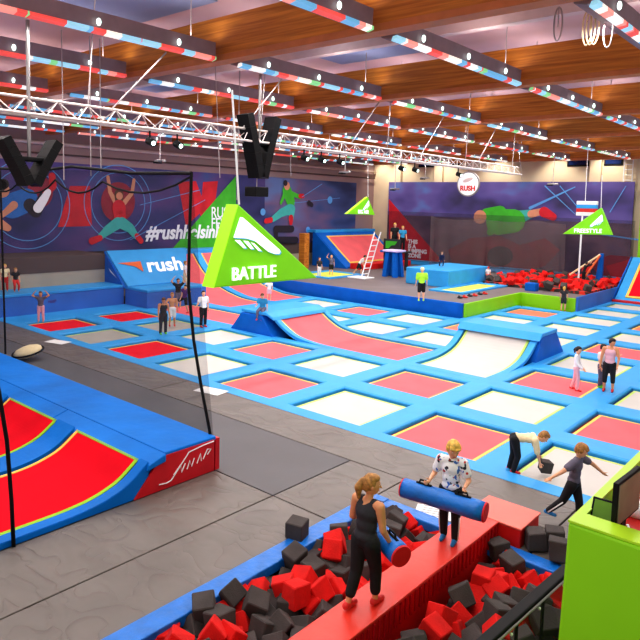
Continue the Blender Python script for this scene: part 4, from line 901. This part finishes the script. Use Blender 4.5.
# positions found from where their feet stand on the desk
pb = onz(630, 517, zd)
v0 = onz(621, 520, zd)
monitor('large black monitor standing on the red desk behind the lime counter, seen from the side', (23.13, -8.17, zd), .42, .30, math.radians(86), 0, 1, MT['screen'])
ps = onz(602, 529, zd)
monitor('smaller black screen leaning back in the corner of the lime counter', (23.03, -8.33, zd), .20, .20, math.radians(3), math.radians(-28), 1, MT['screen_g'], False)
o = B(MT['white']).tube([onz(612+6*math.sin(k*.9)+k*1.4, 528+5*math.cos(k*1.3), zd+.02) for k in range(12)], .008, 6).build('white_cable', smooth=True); tag(o, 'tangled white cable on the red desk behind the lime counter', 'cable')
o = B(MT['white']).tube([onz(626, 531, zd+.02), onz(632, 538, zd+.02)], .012, 6).build('white_pen'); tag(o, 'white pen on the red desk beside the cable', 'pen')
p = onz(637, 509, zd+.05); o = B(MT['white']).ell(p, (.12, 0, 0), (0, .08, 0), (0, 0, .07)).build('telephone', smooth=True); tag(o, 'white device at the right edge of the red desk', 'telephone')
rl = empty('railing', 'black padded rail with netting along the right side of the near foam pit', 'railing')
a, c = onz(470, 652, .75), onz(562, 571, .75); dv = (c-a); a2 = a-dv*.8
xx = (a.x+c.x)/2
B(MT['black']).prism([a2+Vector((0, 0, 0)), c, c+Vector((.13, 0, 0)), a2+Vector((.13, 0, 0))], (0, 0, .09)).build('rail', rl, bevel=.015)
B(MT['steel']).tube([a2+Vector((.15, 0, .06)), c+Vector((.15, 0, .06))], .012).build('edge_cord', rl)
for k in range(7):
    p = a2+(c-a2)*(k/6); B(MT['black']).tube([(p.x+.06, p.y, -.5), p+Vector((.06, 0, .03))], .02).build('post', rl)
    B(MT['white']).ball(p+(c-a2)*.08+Vector((.16, 0, .02)), .018).build('rivet', rl)
b = B(MT['netd']); b.poly([a2+Vector((.1, 0, 0)), c+Vector((.1, 0, 0)), (c.x+.1, c.y, -.4), (a2.x+.1, a2.y, -.4)]); b.build('netting', rl)

# ------------------------------------------------------------------ people
def remesh(b, voxel, name, mt, parent, smooth=4):
    me = b.mesh(name); o = D.objects.new(name, me); COL.objects.link(o)
    r = o.modifiers.new('r', 'REMESH'); r.mode = 'VOXEL'; r.voxel_size = voxel; r.use_smooth_shade = True
    s = o.modifiers.new('s', 'SMOOTH'); s.factor = .5; s.iterations = smooth
    dg = bpy.context.evaluated_depsgraph_get(); nm = D.meshes.new_from_object(o.evaluated_get(dg)); D.objects.remove(o)
    nm.materials.clear(); nm.materials.append(mt); nm.name = name
    for p in nm.polygons: p.use_smooth = True
    o = D.objects.new(name, nm); COL.objects.link(o); o.parent = parent; return o
def nv(v): return Vector(v).normalized()
def person(label, loc, a, h, spine=(0, 0, 1), look=(0, 1, 0), armR=((.15, .05, -1), (.1, .35, -.9)), armL=((-.15, .05, -1), (-.1, .35, -.9)),
           legR=((.05, .08, -1), (.03, -.05, -1)), legL=((-.05, .0, -1), (-.03, -.08, -1)), skin='skin', hair='hairdk', hstyle='short', top='c_white', sleeve=.5, topmat=None,
           bottom='c_black', bl=1.0, shoes=None, detail=0, hs=1.0, ground=True, wid=1.0, sit=False, turn=0, cap=None, handR=None, handL=None, stripe=False, pole=None):
    A = math.radians(-49.4+a); root = empty('person', label, 'person', loc, A-math.pi/2)
    vox = {0: .022, 1: .0075}[detail]
    sp = nv(spine); X_ = Vector((1, 0, 0)); Rr = (X_-sp*X_.dot(sp)).normalized(); Fr = sp.cross(Rr)
    Rr = (Rr*math.cos(turn)+Fr*math.sin(turn)); Fr = sp.cross(Rr)
    P = Vector((0, 0, 0)); hipR, hipL = P+Vector((.052, 0, -.01)), P+Vector((-.052, 0, -.01))
    N_ = P+sp*.295; shR, shL = P+sp*.268+Rr*.108*wid, P+sp*.268-Rr*.108*wid
    lk = nv(look); hu = (sp*.6+Vector((0, 0, 1))*.6).normalized(); hu = (hu-lk*hu.dot(lk)).normalized() if abs(hu.dot(lk)) < .97 else Vector((0, 0, 1))
    hx_ = lk.cross(hu); HC = N_+(sp*.6+hu*.6).normalized()*(.1+.0*hs)+lk*.012
    kR = hipR+nv(legR[0])*.235; aR = kR+nv(legR[1])*.225; kL = hipL+nv(legL[0])*.235; aL = kL+nv(legL[1])*.225
    eR = shR+nv(armR[0])*.165; wR = eR+nv(armR[1])*.14; eL = shL+nv(armL[0])*.165; wL = eL+nv(armL[1])*.14
    low = min(aR.z, aL.z)-.038 if ground else 0
    off = Vector((0, 0, -low)) if ground else Vector((0, 0, 0))
    mid = (aR+aL)/2 if ground is True else Vector((0, 0, 0))
    if ground is True: off -= Vector((mid.x, mid.y, 0))
    S_ = lambda v: (v+off)*h
    def C(b, p, rp_, q, rq): b.cap(S_(p), rp_*h, S_(q), rq*h)
    def E_(b, c, ax, ay, az): b.ell(S_(c), ax*h, ay*h, az*h)
    hr = .063*hs
    def torso(b, g, lower=True):
        E_(b, P+sp*.215, Rr*(.098*wid+g), Fr*(.06+g), sp*(.075+g)); E_(b, P+sp*.12, Rr*(.078*wid+g), Fr*(.052+g), sp*(.09+g)); E_(b, P+sp*.02, Rr*(.086+g), Fr*(.062+g), sp*(.07+g))
        C(b, shR, .034+g, shL, .034+g)
    # body
    b = MB(); b.m(MT[skin]); torso(b, 0)
    E_(b, HC, hx_*hr*.82, lk*hr*.98, hu*hr*1.18); E_(b, HC-hu*hr*.62+lk*hr*.22, hx_*hr*.6, lk*hr*.62, hu*hr*.5)
    C(b, N_-sp*.02, .03, HC-hu*.03, .026)
    C(b, shR, .036, eR, .025); C(b, eR, .025, wR, .016); C(b, shL, .036, eL, .025); C(b, eL, .025, wL, .016)
    for hp, k, an, ld_ in ((hipR, kR, aR, legR), (hipL, kL, aL, legL)):
        C(b, hp, .056, k, .034); C(b, k, .034, k+(an-k)*.35, .034); C(b, k+(an-k)*.35, .034, an, .020)
        sh = nv(ld_[1]); ff = Vector((0, 1, 0))-sh*sh.y; ff = nv(ff) if ground else nv(Vector((0, 1, -.3)))
        if abs(sh.z) > .6: ff = nv(Vector((ff.x*.3, 1, -.04)))
        C(b, an-Vector((0, 0, .012))-ff*.02, .022, an+ff*.08-Vector((0, 0, .022)), .015)
        if ld_ is legR: fR = ff
        else: fL = ff
    # nose, ears
    if detail:
        C(b, HC+lk*hr*.93+hu*hr*.08, .004, HC+lk*hr*1.1-hu*hr*.22, .0075); E_(b, HC+hx_*hr*.84-lk*hr*.02-hu*hr*.08, hx_*hr*.1, lk*hr*.18, hu*hr*.26); E_(b, HC-hx_*hr*.84-lk*hr*.02-hu*hr*.08, hx_*hr*.1, lk*hr*.18, hu*hr*.26)
    # hands with fingers
    for w, e, sgn, hd in ((wR, eR, 1, handR), (wL, eL, -1, handL)):
        d_ = nv(w-e); side = nv(Vector((0, 1, 0))-d_*d_.y) if abs(d_.y) < .93 else Vector((0, 0, 1)); pn = d_.cross(side)*sgn
        grip = hd or 'relax'
        pl = w+d_*.028; C(b, w, .014, pl, .017); E_(b, pl+d_*.008, side*.022, d_*.026, pn*.011)
        fr = .0052 if detail else .007
        for k in range(4):
            o_ = side*(.0165-.011*k); ln = (.024, .028, .026, .02)[k]; cur = .25+.08*k if grip == 'relax' else 1.25
            p0 = w+d_*.052+o_; d1 = nv(d_*math.cos(cur*.6)+pn*math.sin(cur*.6)); p1 = p0+d1*ln; d2 = nv(d_*math.cos(cur*1.7)+pn*math.sin(cur*1.7)); p2 = p1+d2*ln*.8
            C(b, p0-d_*.012, fr, p1, fr*.95); C(b, p1, fr*.95, p2, fr*.8)
        tb = w+d_*.02+side*.016; t1 = tb+nv(side*.8+d_*.7+pn*.3)*.026; t2 = t1+nv(d_*.8+pn*.7+side*.1)*.02
        C(b, tb, fr*1.2, t1, fr*1.1); C(b, t1, fr*1.1, t2, fr*.9)
    remesh(b, vox*h/1.5 if detail else vox*.8, 'body', MT[skin], root, 3 if detail else 2)
    # shirt
    if top:
        b = MB(); b.m(MT[top]); g = .010 if detail else .011
        if top in ('c_black_tank',): pass
        E_(b, P+sp*.20, Rr*(.096*wid+g), Fr*(.06+g), sp*(.075+g)); E_(b, P+sp*.11, Rr*(.08*wid+g), Fr*(.055+g), sp*(.09+g)); E_(b, P+sp*.03, Rr*(.086+g), Fr*(.064+g), sp*(.05+g))
        if sleeve > 0:
            C(b, shR, .034+g, shL, .034+g)
            for s_, e_, w_ in ((shR, eR, wR), (shL, eL, wL)):
                if sleeve <= 1: C(b, s_, .038+g, s_+(e_-s_)*sleeve, .032+g*1.2)
                else: C(b, s_, .036+g, e_, .026+g); C(b, e_, .026+g, e_+(w_-e_)*(sleeve-1), .018+g)
        else:
            C(b, shR-Rr*.05+sp*.006, .034, P+sp*.2+Rr*.05, .05); C(b, shL+Rr*.05+sp*.006, .034, P+sp*.2-Rr*.05, .05)
            C(b, shR-Rr*.05+sp*.008, .034, P+sp*.2-Fr*.022, .05); C(b, shL+Rr*.05+sp*.008, .034, P+sp*.2-Fr*.022, .05)
        remesh(b, (.012 if detail else .022)*h/1.5, 'shirt' if sleeve > 0 else 'tank_top', MT[top], root, 3)
    if bottom:
        b = MB(); b.m(MT[bottom]); g = .009; E_(b, P+sp*.012, Rr*(.086+g), Fr*(.062+g), sp*(.058+g)); E_(b, P+Vector((0, 0, -.01)), Vector((.09+g, 0, 0)), Vector((0, .06+g, 0)), Vector((0, 0, .05)))
        for hp, k, an in ((hipR, kR, aR), (hipL, kL, aL)):
            if bl <= .5: C(b, hp, .056+g, hp+(k-hp)*bl*2, .045+g)
            else: C(b, hp, .056+g, k, .036+g); C(b, k, .036+g, k+(an-k)*(bl-.5)*2, (.03 if bl > .9 else .034)+g*.6)
        remesh(b, (.012 if detail else .022)*h/1.5, 'trousers' if bl > .8 else ('leggings' if bl > .5 else 'shorts'), MT[bottom], root, 2)
        if stripe:
            b = B(MT['c_white'])
            for hp, k, an, sg in ((hipR, kR, aR, 1), (hipL, kL, aL, -1)):
                o1 = Vector((sg*.05, .02, 0)); b.tube([S_(k+o1*.85), S_(k+(an-k)*.45+o1*.8), S_(an+o1*.62)], .008*h, 6)
            b.build('side_stripe', root, smooth=True)
    for an, ff in ((aR, fR), (aL, fL)):
        b = MB(); b.m(MT[shoes or skin])
        if shoes:
            dn = Vector((0, 0, 1)); C(b, an-dn*.004, .024, an-dn*.012-ff*.022, .026); C(b, an-dn*.014-ff*.02, .024, an+ff*.085-dn*.02, .0195); C(b, an-dn*.012, .026, an+ff*.04-dn*.014, .024)
            o = remesh(b, (.010 if detail else .018)*h/1.5, 'shoe', MT[shoes], root, 1)
        else: b.bm.free()
    # hair
    if hstyle and not cap:
        b = MB(); b.m(MT[hair]); E_(b, HC-lk*hr*.20+hu*hr*.22, hx_*hr*.93, lk*hr*.92, hu*hr*1.1); E_(b, HC+hu*hr*.78+lk*hr*.1, hx_*hr*.72, lk*hr*.78, hu*hr*.48)
        E_(b, HC-lk*hr*.48-hu*hr*.2, hx_*hr*.72, lk*hr*.6, hu*hr*.7)
        if hstyle == 'mop':
            for k in range(7): 
                an_ = (k-3)*.3; C(b, HC+hu*hr*1.0+hx_*math.sin(an_)*hr*.5, .014, HC+lk*hr*(.98-abs(an_)*.2)+hx_*math.sin(an_)*hr*.75+hu*hr*.55, .010)
            for sg in (1, -1): E_(b, HC+hx_*sg*hr*.8+hu*hr*.2, hx_*hr*.2, lk*hr*.45, hu*hr*.5)
        if hstyle in ('pony', 'long'):
            st = HC-lk*hr*1.05+hu*hr*.35
            E_(b, st, hx_*hr*.35, lk*hr*.35, hu*hr*.35)
            e1 = st-lk*.03-Vector((0, 0, .05)); e2 = st-lk*.026-Vector((0, 0, .125 if hstyle == 'pony' else .16)); C(b, st, .024, e1, .030); C(b, e1, .030, e2, .012)
        remesh(b, (.008 if detail else .02)*h/1.5, 'hair', MT[hair], root, 2)
    if cap:
        b = MB(); b.m(MT[cap]); E_(b, HC+hu*hr*.35-lk*hr*.05, hx_*hr*1.0, lk*hr*1.12, hu*hr*.95); C(b, HC+lk*hr*.8+hu*hr*.5, .016, HC+lk*hr*1.6+hu*hr*.42, .01); remesh(b, .018, 'cap', MT[cap], root, 2)
    if detail:
        for sg in (1, -1):
            b = B(MT['white']); b.ell(S_(HC+lk*hr*.83+hx_*sg*hr*.32+hu*hr*.12), hx_*hr*.08*h, lk*hr*.06*h, hu*hr*.035*h); ey = b.build('eye', root, smooth=True)
            b = B(MT['eye']); b.ell(S_(HC+lk*hr*.93+hx_*sg*hr*.32+hu*hr*.12), hx_*hr*.05*h, lk*hr*.02*h, hu*hr*.05*h); b.build('pupil', ey, smooth=True)
            b = B(MT['brow']); b.tube([S_(HC+lk*hr*.93+hx_*sg*hr*.16+hu*hr*.30), S_(HC+lk*hr*.90+hx_*sg*hr*.34+hu*hr*.35), S_(HC+lk*hr*.78+hx_*sg*hr*.5+hu*hr*.3)], .0014*h, 6); b.build('eyebrow', root, smooth=True)
        b = B(MT['lips']); b.ell(S_(HC+lk*hr*.86-hu*hr*.56), hx_*hr*.27*h, lk*hr*.1*h, hu*hr*.07*h); b.build('lips', root, smooth=True)
    J = dict(root=root, wR=root.matrix_world@S_(wR+nv(wR-eR)*.045), wL=root.matrix_world@S_(wL+nv(wL-eL)*.045), head=root.matrix_world@S_(HC), S=S_, N=N_, sp=sp, Fr=Fr, Rr=Rr, P=P, HC=HC, lk=lk, hu=hu, hx=hx_, hr=hr)
    return J
def roll(label, c, axis, L_, r):
    c = Vector(c); ax = nv(axis); o = empty('padded_roll', label, 'padded roll', c)
    n_ = 9; pts = [ax*(L_*(k/(n_-1)-.5)) for k in range(n_)]
    b = B(MT['roll']); b.tube(pts, [r*(.97+.03*math.sin(k*2.1)) for k in range(n_)], 20); b.build('roll_cover', o, smooth=True)
    for s in (-1, 1):
        b = B(MT['roll_red']); b.tube([ax*(s*L_*.5), ax*(s*(L_*.5+.02))], [r*.99, r*.93], 20); b.build('end_cap', o)
    u = Vector((0, 0, 1))
    for s in (-.24, .24):
        b = B(MT['black']); q = ax*(s*L_); d_ = ax*.07
        b.tube([q-d_+u*(r*.98), q-d_*.8+u*(r+.05), q+d_*.8+u*(r+.05), q+d_+u*(r*.98)], .014, 8); b.build('handle', o, smooth=True)
        b = B(MT['black']); b.tube([q-d_*1.6+u*r*1.0, q+d_*1.6+u*r*1.0], .018, 6); b.build('strap', o)
    return o
UPZ = Vector((0, 0, 1))
# woman on the beam: walks along +y, faces away
woman = person('woman in black tank top and leggings walking on the red beam with a blue roll', (19.98, -6.8, .3), 138, 1.66, spine=(.02, .04, 1), look=(.75, .8, -.12),
   armR=((.16, .05, -1), (.0, .6, -.8)), armL=((-.3, .1, -1), (.15, .95, -.35)), legR=((-.03, .32, -1), (.0, .02, -1)), legL=((-.02, -.08, -1), (-.0, -.42, -1)),
   skin='tanskin', hair='dblond', hstyle='pony', top='c_char', sleeve=0, bottom='c_black', bl=.84, shoes='s_red', detail=1, handR='grip', handL='grip', wid=.95)
wr = woman['wR']; wl_ = woman['wL']
re_ = onz(401, 556, 1.0); le_ = Vector((wl_.x-.1, wl_.y+.12, wl_.z-.16)); print('WOMAN', wr, wl_, re_)
roll('blue padded roll with red end held by the woman in black', (re_+le_)/2, re_-le_, (re_-le_).length, .135)
# boy on the beam faces -y
boy = person('blond boy in printed white jersey standing on the red beam with a blue roll', (19.96, -4.72, .3), -28, 1.5, look=(-.55, .9, -.35),
   armR=((.35, .0, -.95), (.0, .97, -.12)), armL=((-.35, .0, -.95), (-.0, .97, -.12)), legR=((.03, -.05, -1), (-.0, -.1, -1)), legL=((-.05, .1, -1), (-.0, -.05, -1)),
   skin='skin', hair='blond', hstyle='mop', top='jersey', sleeve=.62, bottom='c_black', bl=.98, shoes='s_blue', detail=1, hs=1.14, handR='grip', handL='grip', stripe=True)
wr, wl_ = boy['wR'], boy['wL']; r_ = boy
roll('blue padded roll held level by the blond boy on the beam', ((wr.x+wl_.x)/2-.02, (wr.y+wl_.y)/2-.02, min(wr.z, wl_.z)-.185), (1, .16, -.03), 1.17, .137)
b = B(MT['c_black']); S_ = boy['S']; nn_ = boy['N']
b.tube([S_(nn_+Vector((.042*math.cos(t*math.pi/8), .038*math.sin(t*math.pi/8)+.006, -.005+(-.014*math.sin(t*math.pi/8)))))for t in range(17)], .009, 6); b.build('collar', boy['root'], smooth=True)
# bending boy
p = onz(511, 472, -.05)
bend = person('blond boy in cream shirt bending over to lift a dark foam cube', p, 82, 1.36, spine=(.0, .97, .05), look=(.1, .7, -.8), armR=((.12, .18, -1), (.02, .28, -1)), armL=((-.12, .3, -1), (-.02, .45, -1)),
   legR=((.05, .22, -1), (.03, -.25, -1)), legL=((-.05, .02, -1), (-.03, -.2, -1)), hair='dblond', top='c_cream', sleeve=.95, bottom='c_black', bl=1.0, shoes='s_red', detail=1, hs=1.14, handR='grip', handL='grip')
q = (bend['wR']+bend['wL'])/2
o = D.objects.new('foam_cube', CUBES[0][8]); COL.objects.link(o); o.scale = (.8, .8, .8); o.location = (q.x+.08, q.y+.06, max(q.z-.1, .07)); o.rotation_euler = (.1, .15, .75); tag(o, 'dark foam cube held by the bending boy in the cream shirt', 'foam cube')
o.location.z = max(q.z-.08, .08)
# grey shirt boy
p = onz(563, 522, 0)
person('boy in grey T-shirt and black trousers walking with arms spread beside the lime counter', p, 52, 1.40, spine=(-.0, .1, 1), look=(-.1, .95, -.35), armR=((.75, -.6, -.62), (.62, -.6, -.45)), armL=((-.6, .75, -.5), (-.45, .55, -.6)),
   legR=((.02, -.42, -1), (.1, -.75, -.8)), legL=((-.05, .25, -1), (-.03, .05, -1)), hair='dblond', hstyle='mop', top='c_grey', sleeve=.6, bottom='c_black', bl=.97, shoes='s_blue', detail=1, hs=1.12, stripe=True)
# three girls at the right
p = onz(574, 390, -.08); person('girl in white top and pale pink trousers walking on the red trampoline, dark ponytail', p, 60, 1.3, look=(.4, .9, -.2), hair='hairdk', hstyle='pony', top='c_white', sleeve=1.9, bottom='c_pink', bl=.98, shoes='s_red', hs=1.1,
   armR=((.2, .2, -1), (.1, .8, -.6)), armL=((-.2, .1, -1), (-.1, .5, -.8)), legR=((.05, .22, -1), (0, -.05, -1)), legL=((-.05, -.12, -1), (0, -.3, -1)))
p = onz(600, 387, 0); person('dark haired boy in white shirt and grey trousers facing the girl in pink', p, 40, 1.27, look=(-.1, 1, -.1), hair='hairdk', top='c_white', sleeve=.6, bottom='c_grey', bl=.95, shoes='s_green', hs=1.12, armL=((-.5, .5, -.3), (-.6, .6, .1)))
p = onz(608, 391, 0); person('girl in pink vest and black shorts standing at the right of the group', p, 330, 1.55, look=(-.8, .6, -.3), skin='tanskin', hair='hairdk', top='c_pink', sleeve=0, bottom='c_black', bl=.7, shoes='s_red', armR=((.2, .1, -1), (.05, .3, -1)), armL=((-.25, .2, -1), (.1, .4, -1)))
# group behind the net
p = onz(163, 334, 0); person('child in dark vest and leggings, nearest of the group behind the net', p, 30, 1.45, look=(.3, .9, -.5), hair='hairbr', skin='tanskin', top='c_char', sleeve=0, bottom='c_char', bl=1, shoes='s_green', spine=(0, .12, 1))
p = onz(172, 326, -.05); person('bare-chested boy in white shorts with red socks behind the child in dark vest', p, 20, 1.4, hair='dblond', skin='tanskin', top=None, bottom='c_white', bl=.45, shoes='s_red', armR=((.5, .3, -.7), (-.2, .7, -.2)))
p = onz(178, 311, .0); person('child in black top jumping with hand on head in the middle of the group', (p.x, p.y, .12), 20, 1.4, hair='hairdk', top='c_black', sleeve=.4, bottom='c_grey', bl=.45, armR=((.6, .2, .6), (-.5, .0, .7)), armL=((-.6, .2, .6), (.5, 0, .7)))
p = onz(185, 306, 0); q = Vector((p.x, p.y, 1.0)); q = onx(184, 288, -1.7); person('boy in white top standing high on the blue block', (q.x, q.y, q.z), 90, 1.4, hair='dblond', top='c_white', sleeve=.5, bottom='c_cream', bl=.6, shoes='s_red', legR=((.05, .3, -1), (0, .0, -1)), legL=((-.05, -.25, -1), (0, -.35, -1)))
p = onz(188, 318, 0); person('girl in purple top leaping sideways beside the net edge', (p.x-.4, p.y, .2), 330, 1.3, spine=(-.3, .2, 1), hair='hairdk', top='c_purple', sleeve=.3, bottom='c_black', bl=.4, shoes='s_red', legR=((.9, .1, -.5), (.5, -.2, -.9)), legL=((-.2, .1, -1), (-.1, -.3, -1)), armL=((-.6, .2, .1), (.3, .4, .6)))
p = onz(203, 327, 0); person('girl in white T-shirt and black trousers standing right of the net edge', p, 40, 1.5, look=(.3, 1, 0), hair='hairdk', hstyle='pony', top='c_white', sleeve=.6, bottom='c_black', bl=.9, shoes='s_red', armR=((.4, .3, -.7), (.7, .5, -.3)), armL=((-.15, 0, -1), (-.05, .2, -1)))
p = onz(41, 322, -.05); person('child in patterned top with hands on head on the far left red trampoline', p, 10, 1.27, hair='hairbr', skin='tanskin', top='c_grey', sleeve=.3, bottom='c_pink', bl=.95, armR=((.75, 0, .4), (-.6, .1, .8)), armL=((-.75, 0, .4), (.6, .1, .8)), hs=1.1)
p = onz(9, 290, .92); person('child in black top sitting at the far left on the blue ledge', (-3.4, p.y, .92), 40, 1.1, hair='dblond', top='c_black', sleeve=.4, bottom='c_red', bl=.9, legR=((.1, .6, -.7), (0, -.2, -1)), legL=((-.1, .6, -.7), (0, -.2, -1)), hs=1.15)
p = onz(4, 289, .92); person('small blond child behind the black topped child at the far left', (-3.75, p.y-.3, .92), 30, 1.2, hair='blond', top='c_cream', sleeve=.4, bottom='c_red', bl=.9, hs=1.15)
# seated child on hump 1
p = onz(256, 314, .84); person('child in blue T-shirt sitting on the end of the first blue hump', (6.45, 4.62, .80), 350, 1.28, hair='hairbr', spine=(0, .1, 1), look=(-.5, .8, -.5), top='c_teal', sleeve=.6, bottom='c_grey', bl=.98, shoes='s_red', legR=((.1, .92, -.25), (0, -.0, -1)), legL=((-.12, .92, -.3), (0, .05, -1)), armR=((.2, .3, -.9), (-.1, .9, -.3)), armL=((-.3, .0, -.9), (-.2, .2, -.9)), ground='sit', hs=1.12) if False else None
def seated(label, loc, a, h, **k):
    d = dict(legR=((.1, .92, -.22), (0, .05, -1)), legL=((-.12, .92, -.26), (0, .0, -1)), armR=((.2, .35, -.9), (-.1, .9, -.2)), armL=((-.25, -.1, -1), (-.1, .1, -1)))
    d.update(k); return person(label, Vector(loc)+Vector((0, 0, .06*h)), a, h, ground=False, **d)
seated('child in blue T-shirt sitting on the near end of the first blue hump', (6.5, 4.62, .87), 345, 1.28, hair='hairbr', spine=(0, .15, 1), look=(-.5, .8, -.5), top='c_teal', sleeve=.6, bottom='c_grey', bl=.98, shoes='s_red', hs=1.12)
p = onz(269, 301, .0); person('girl in white top with bare legs standing on the far red curved ramp', p, 0, 1.15, hair='blond', top='c_white', sleeve=.4, bottom='c_pink', bl=.3, hs=1.12, armR=((.7, .2, -.5), (.6, .2, .2)))
p = onz(421, 303, 0); person('man in neon yellow shirt and black shorts standing with his back turned', (p.x, 13.4, 0) if False else onz(421, 301, .62), 180, 1.62, look=(.4, 1, -.2), skin='skin', top='c_neon', sleeve=.8, bottom='c_black', bl=.45, shoes='c_neon', cap='c_cream', wid=1.12)
p = onz(331, 275, .66); person('child holding a hand to the head on the yellow trampoline of the platform', p, 0, 1.25, hair='blond', top='c_grey', sleeve=.5, bottom='c_black', bl=.4, armR=((.6, .1, .5), (-.4, .1, .8)), hs=1.12)
p = onz(319, 277, .62); person('child in grey top beside the brown pillar on the platform', p, 30, 1.2, hair='hairbr', top='c_char', sleeve=.6, bottom='c_white', bl=.9, hs=1.1)
p = onz(357, 275, .62); person('person in white shirt and dark shorts running before the slanted red wall', p, 80, 1.45, spine=(0, .7, 1), look=(0, .9, -.5), hair='hairdk', top='c_white', sleeve=.6, bottom='c_black', bl=.4, legR=((.05, .5, -1), (0, -.1, -1)), legL=((-.05, -.45, -1), (0, -.7, -.8)))
for px, lb, tp in ((393, 'person in black T-shirt standing on the dark viewing deck', 'c_black'), (399.5, 'person in green top beside the black T-shirt on the viewing deck', 'c_teal')):
    x_ = -1.0 if px == 393 else -.35; person(lb, (x_, 24.4, 1.93), 10, 1.95 if px == 393 else 1.78, hair='blond', top=tp, sleeve=.5, bottom='c_black', bl=.9)
p = onz(440, 266, 1.55); person('small child in dark blue crouching on the light blue block', (5.0, 20.5, 1.55), 0, 1.0, spine=(0, .5, 1), hair='dblond', top='c_navy', sleeve=1.8, bottom='c_navy', bl=1, legR=((.2, .6, -.7), (0, -.5, -.9)), legL=((-.2, .6, -.7), (0, -.5, -.9)), hs=1.15)
p = onz(489, 280, .8); person('person in red cap and white shirt sitting in the far foam pit', p, 0, 1.0, top='c_white', sleeve=.6, bottom='c_red', bl=.4, cap='c_red', legR=((.2, .9, -.1), (.0, .3, -1)), legL=((-.2, .9, -.1), (0, .3, -1)), hs=1.1)
p = onz(583, 283, .8); person('person in black climbing out of the far foam pit at the blue frame', p, 90, 1.3, hair='hairdk', spine=(0, .3, 1), top='c_black', sleeve=1.5, bottom='c_black', bl=1, armR=((.2, .8, .4), (0, .8, .6)), armL=((-.2, .8, .3), (0, .8, .6)))
p = onz(563, 311, 0); person('child in dark shorts standing in front of the short lime wall', p, 150, 1.25, hair='blond', top='c_char', sleeve=.3, bottom='c_char', bl=.35, shoes='s_red', hs=1.1)
# brown pillar at back left
o = B(MT['beam']).box((-5.4, 19.5, .6), (-4.9, 20.0, 3.0)).build('brown_pillar', bevel=.02); tag(o, 'short brown wooden pillar left of the slanted red wall', 'pillar')

# ------------------------------------------------------------------ light
for i, px in enumerate((385, 405, 448, 500, 560, 610)):
    x = ony(px, 150, YB).x; o = empty('wall_washer', 'small black wall washer lamp under the ceiling before the back wall, %s from the left' % ['first', 'second', 'third', 'fourth', 'fifth', 'sixth'][i], 'lamp', (x, YB-1.6, 9.0), 0, 'wall washers of the back wall')
    B(MT['black']).tube([(0, 0, .25), (0, .1, 0)], .09, 12).build('lamp_body', o); B(MT['cable']).tube([(0, 0, .2), (0, 0, .3)], .03).build('mount', o)
    sl = D.lights.new('wash_spot', 'SPOT'); sl.energy = 320; sl.spot_size = math.radians(95); sl.spot_blend = .8; sl.color = (1, .9, .72); sl.shadow_soft_size = .1
    lo = D.objects.new('wash_spot', sl); COL.objects.link(lo); lo.location = (0, .12, -.08); lo.rotation_euler = (math.radians(28), 0, 0); lo.parent = o
W = D.worlds.new('world'); bpy.context.scene.world = W; W.use_nodes = True
nt = W.node_tree; bg = nt.nodes['Background']; bg.inputs[0].default_value = (1, .95, .93, 1); bg.inputs[1].default_value = .56
sc = bpy.context.scene
sc.view_settings.view_transform = 'Standard'; sc.view_settings.look = 'None'
try: sc.view_settings.look = 'Medium High Contrast'
except Exception: pass
sc.view_settings.gamma = 1.0; sc.view_settings.exposure = 0.0
sc.cycles.max_bounces = 6; sc.cycles.transparent_max_bounces = 12
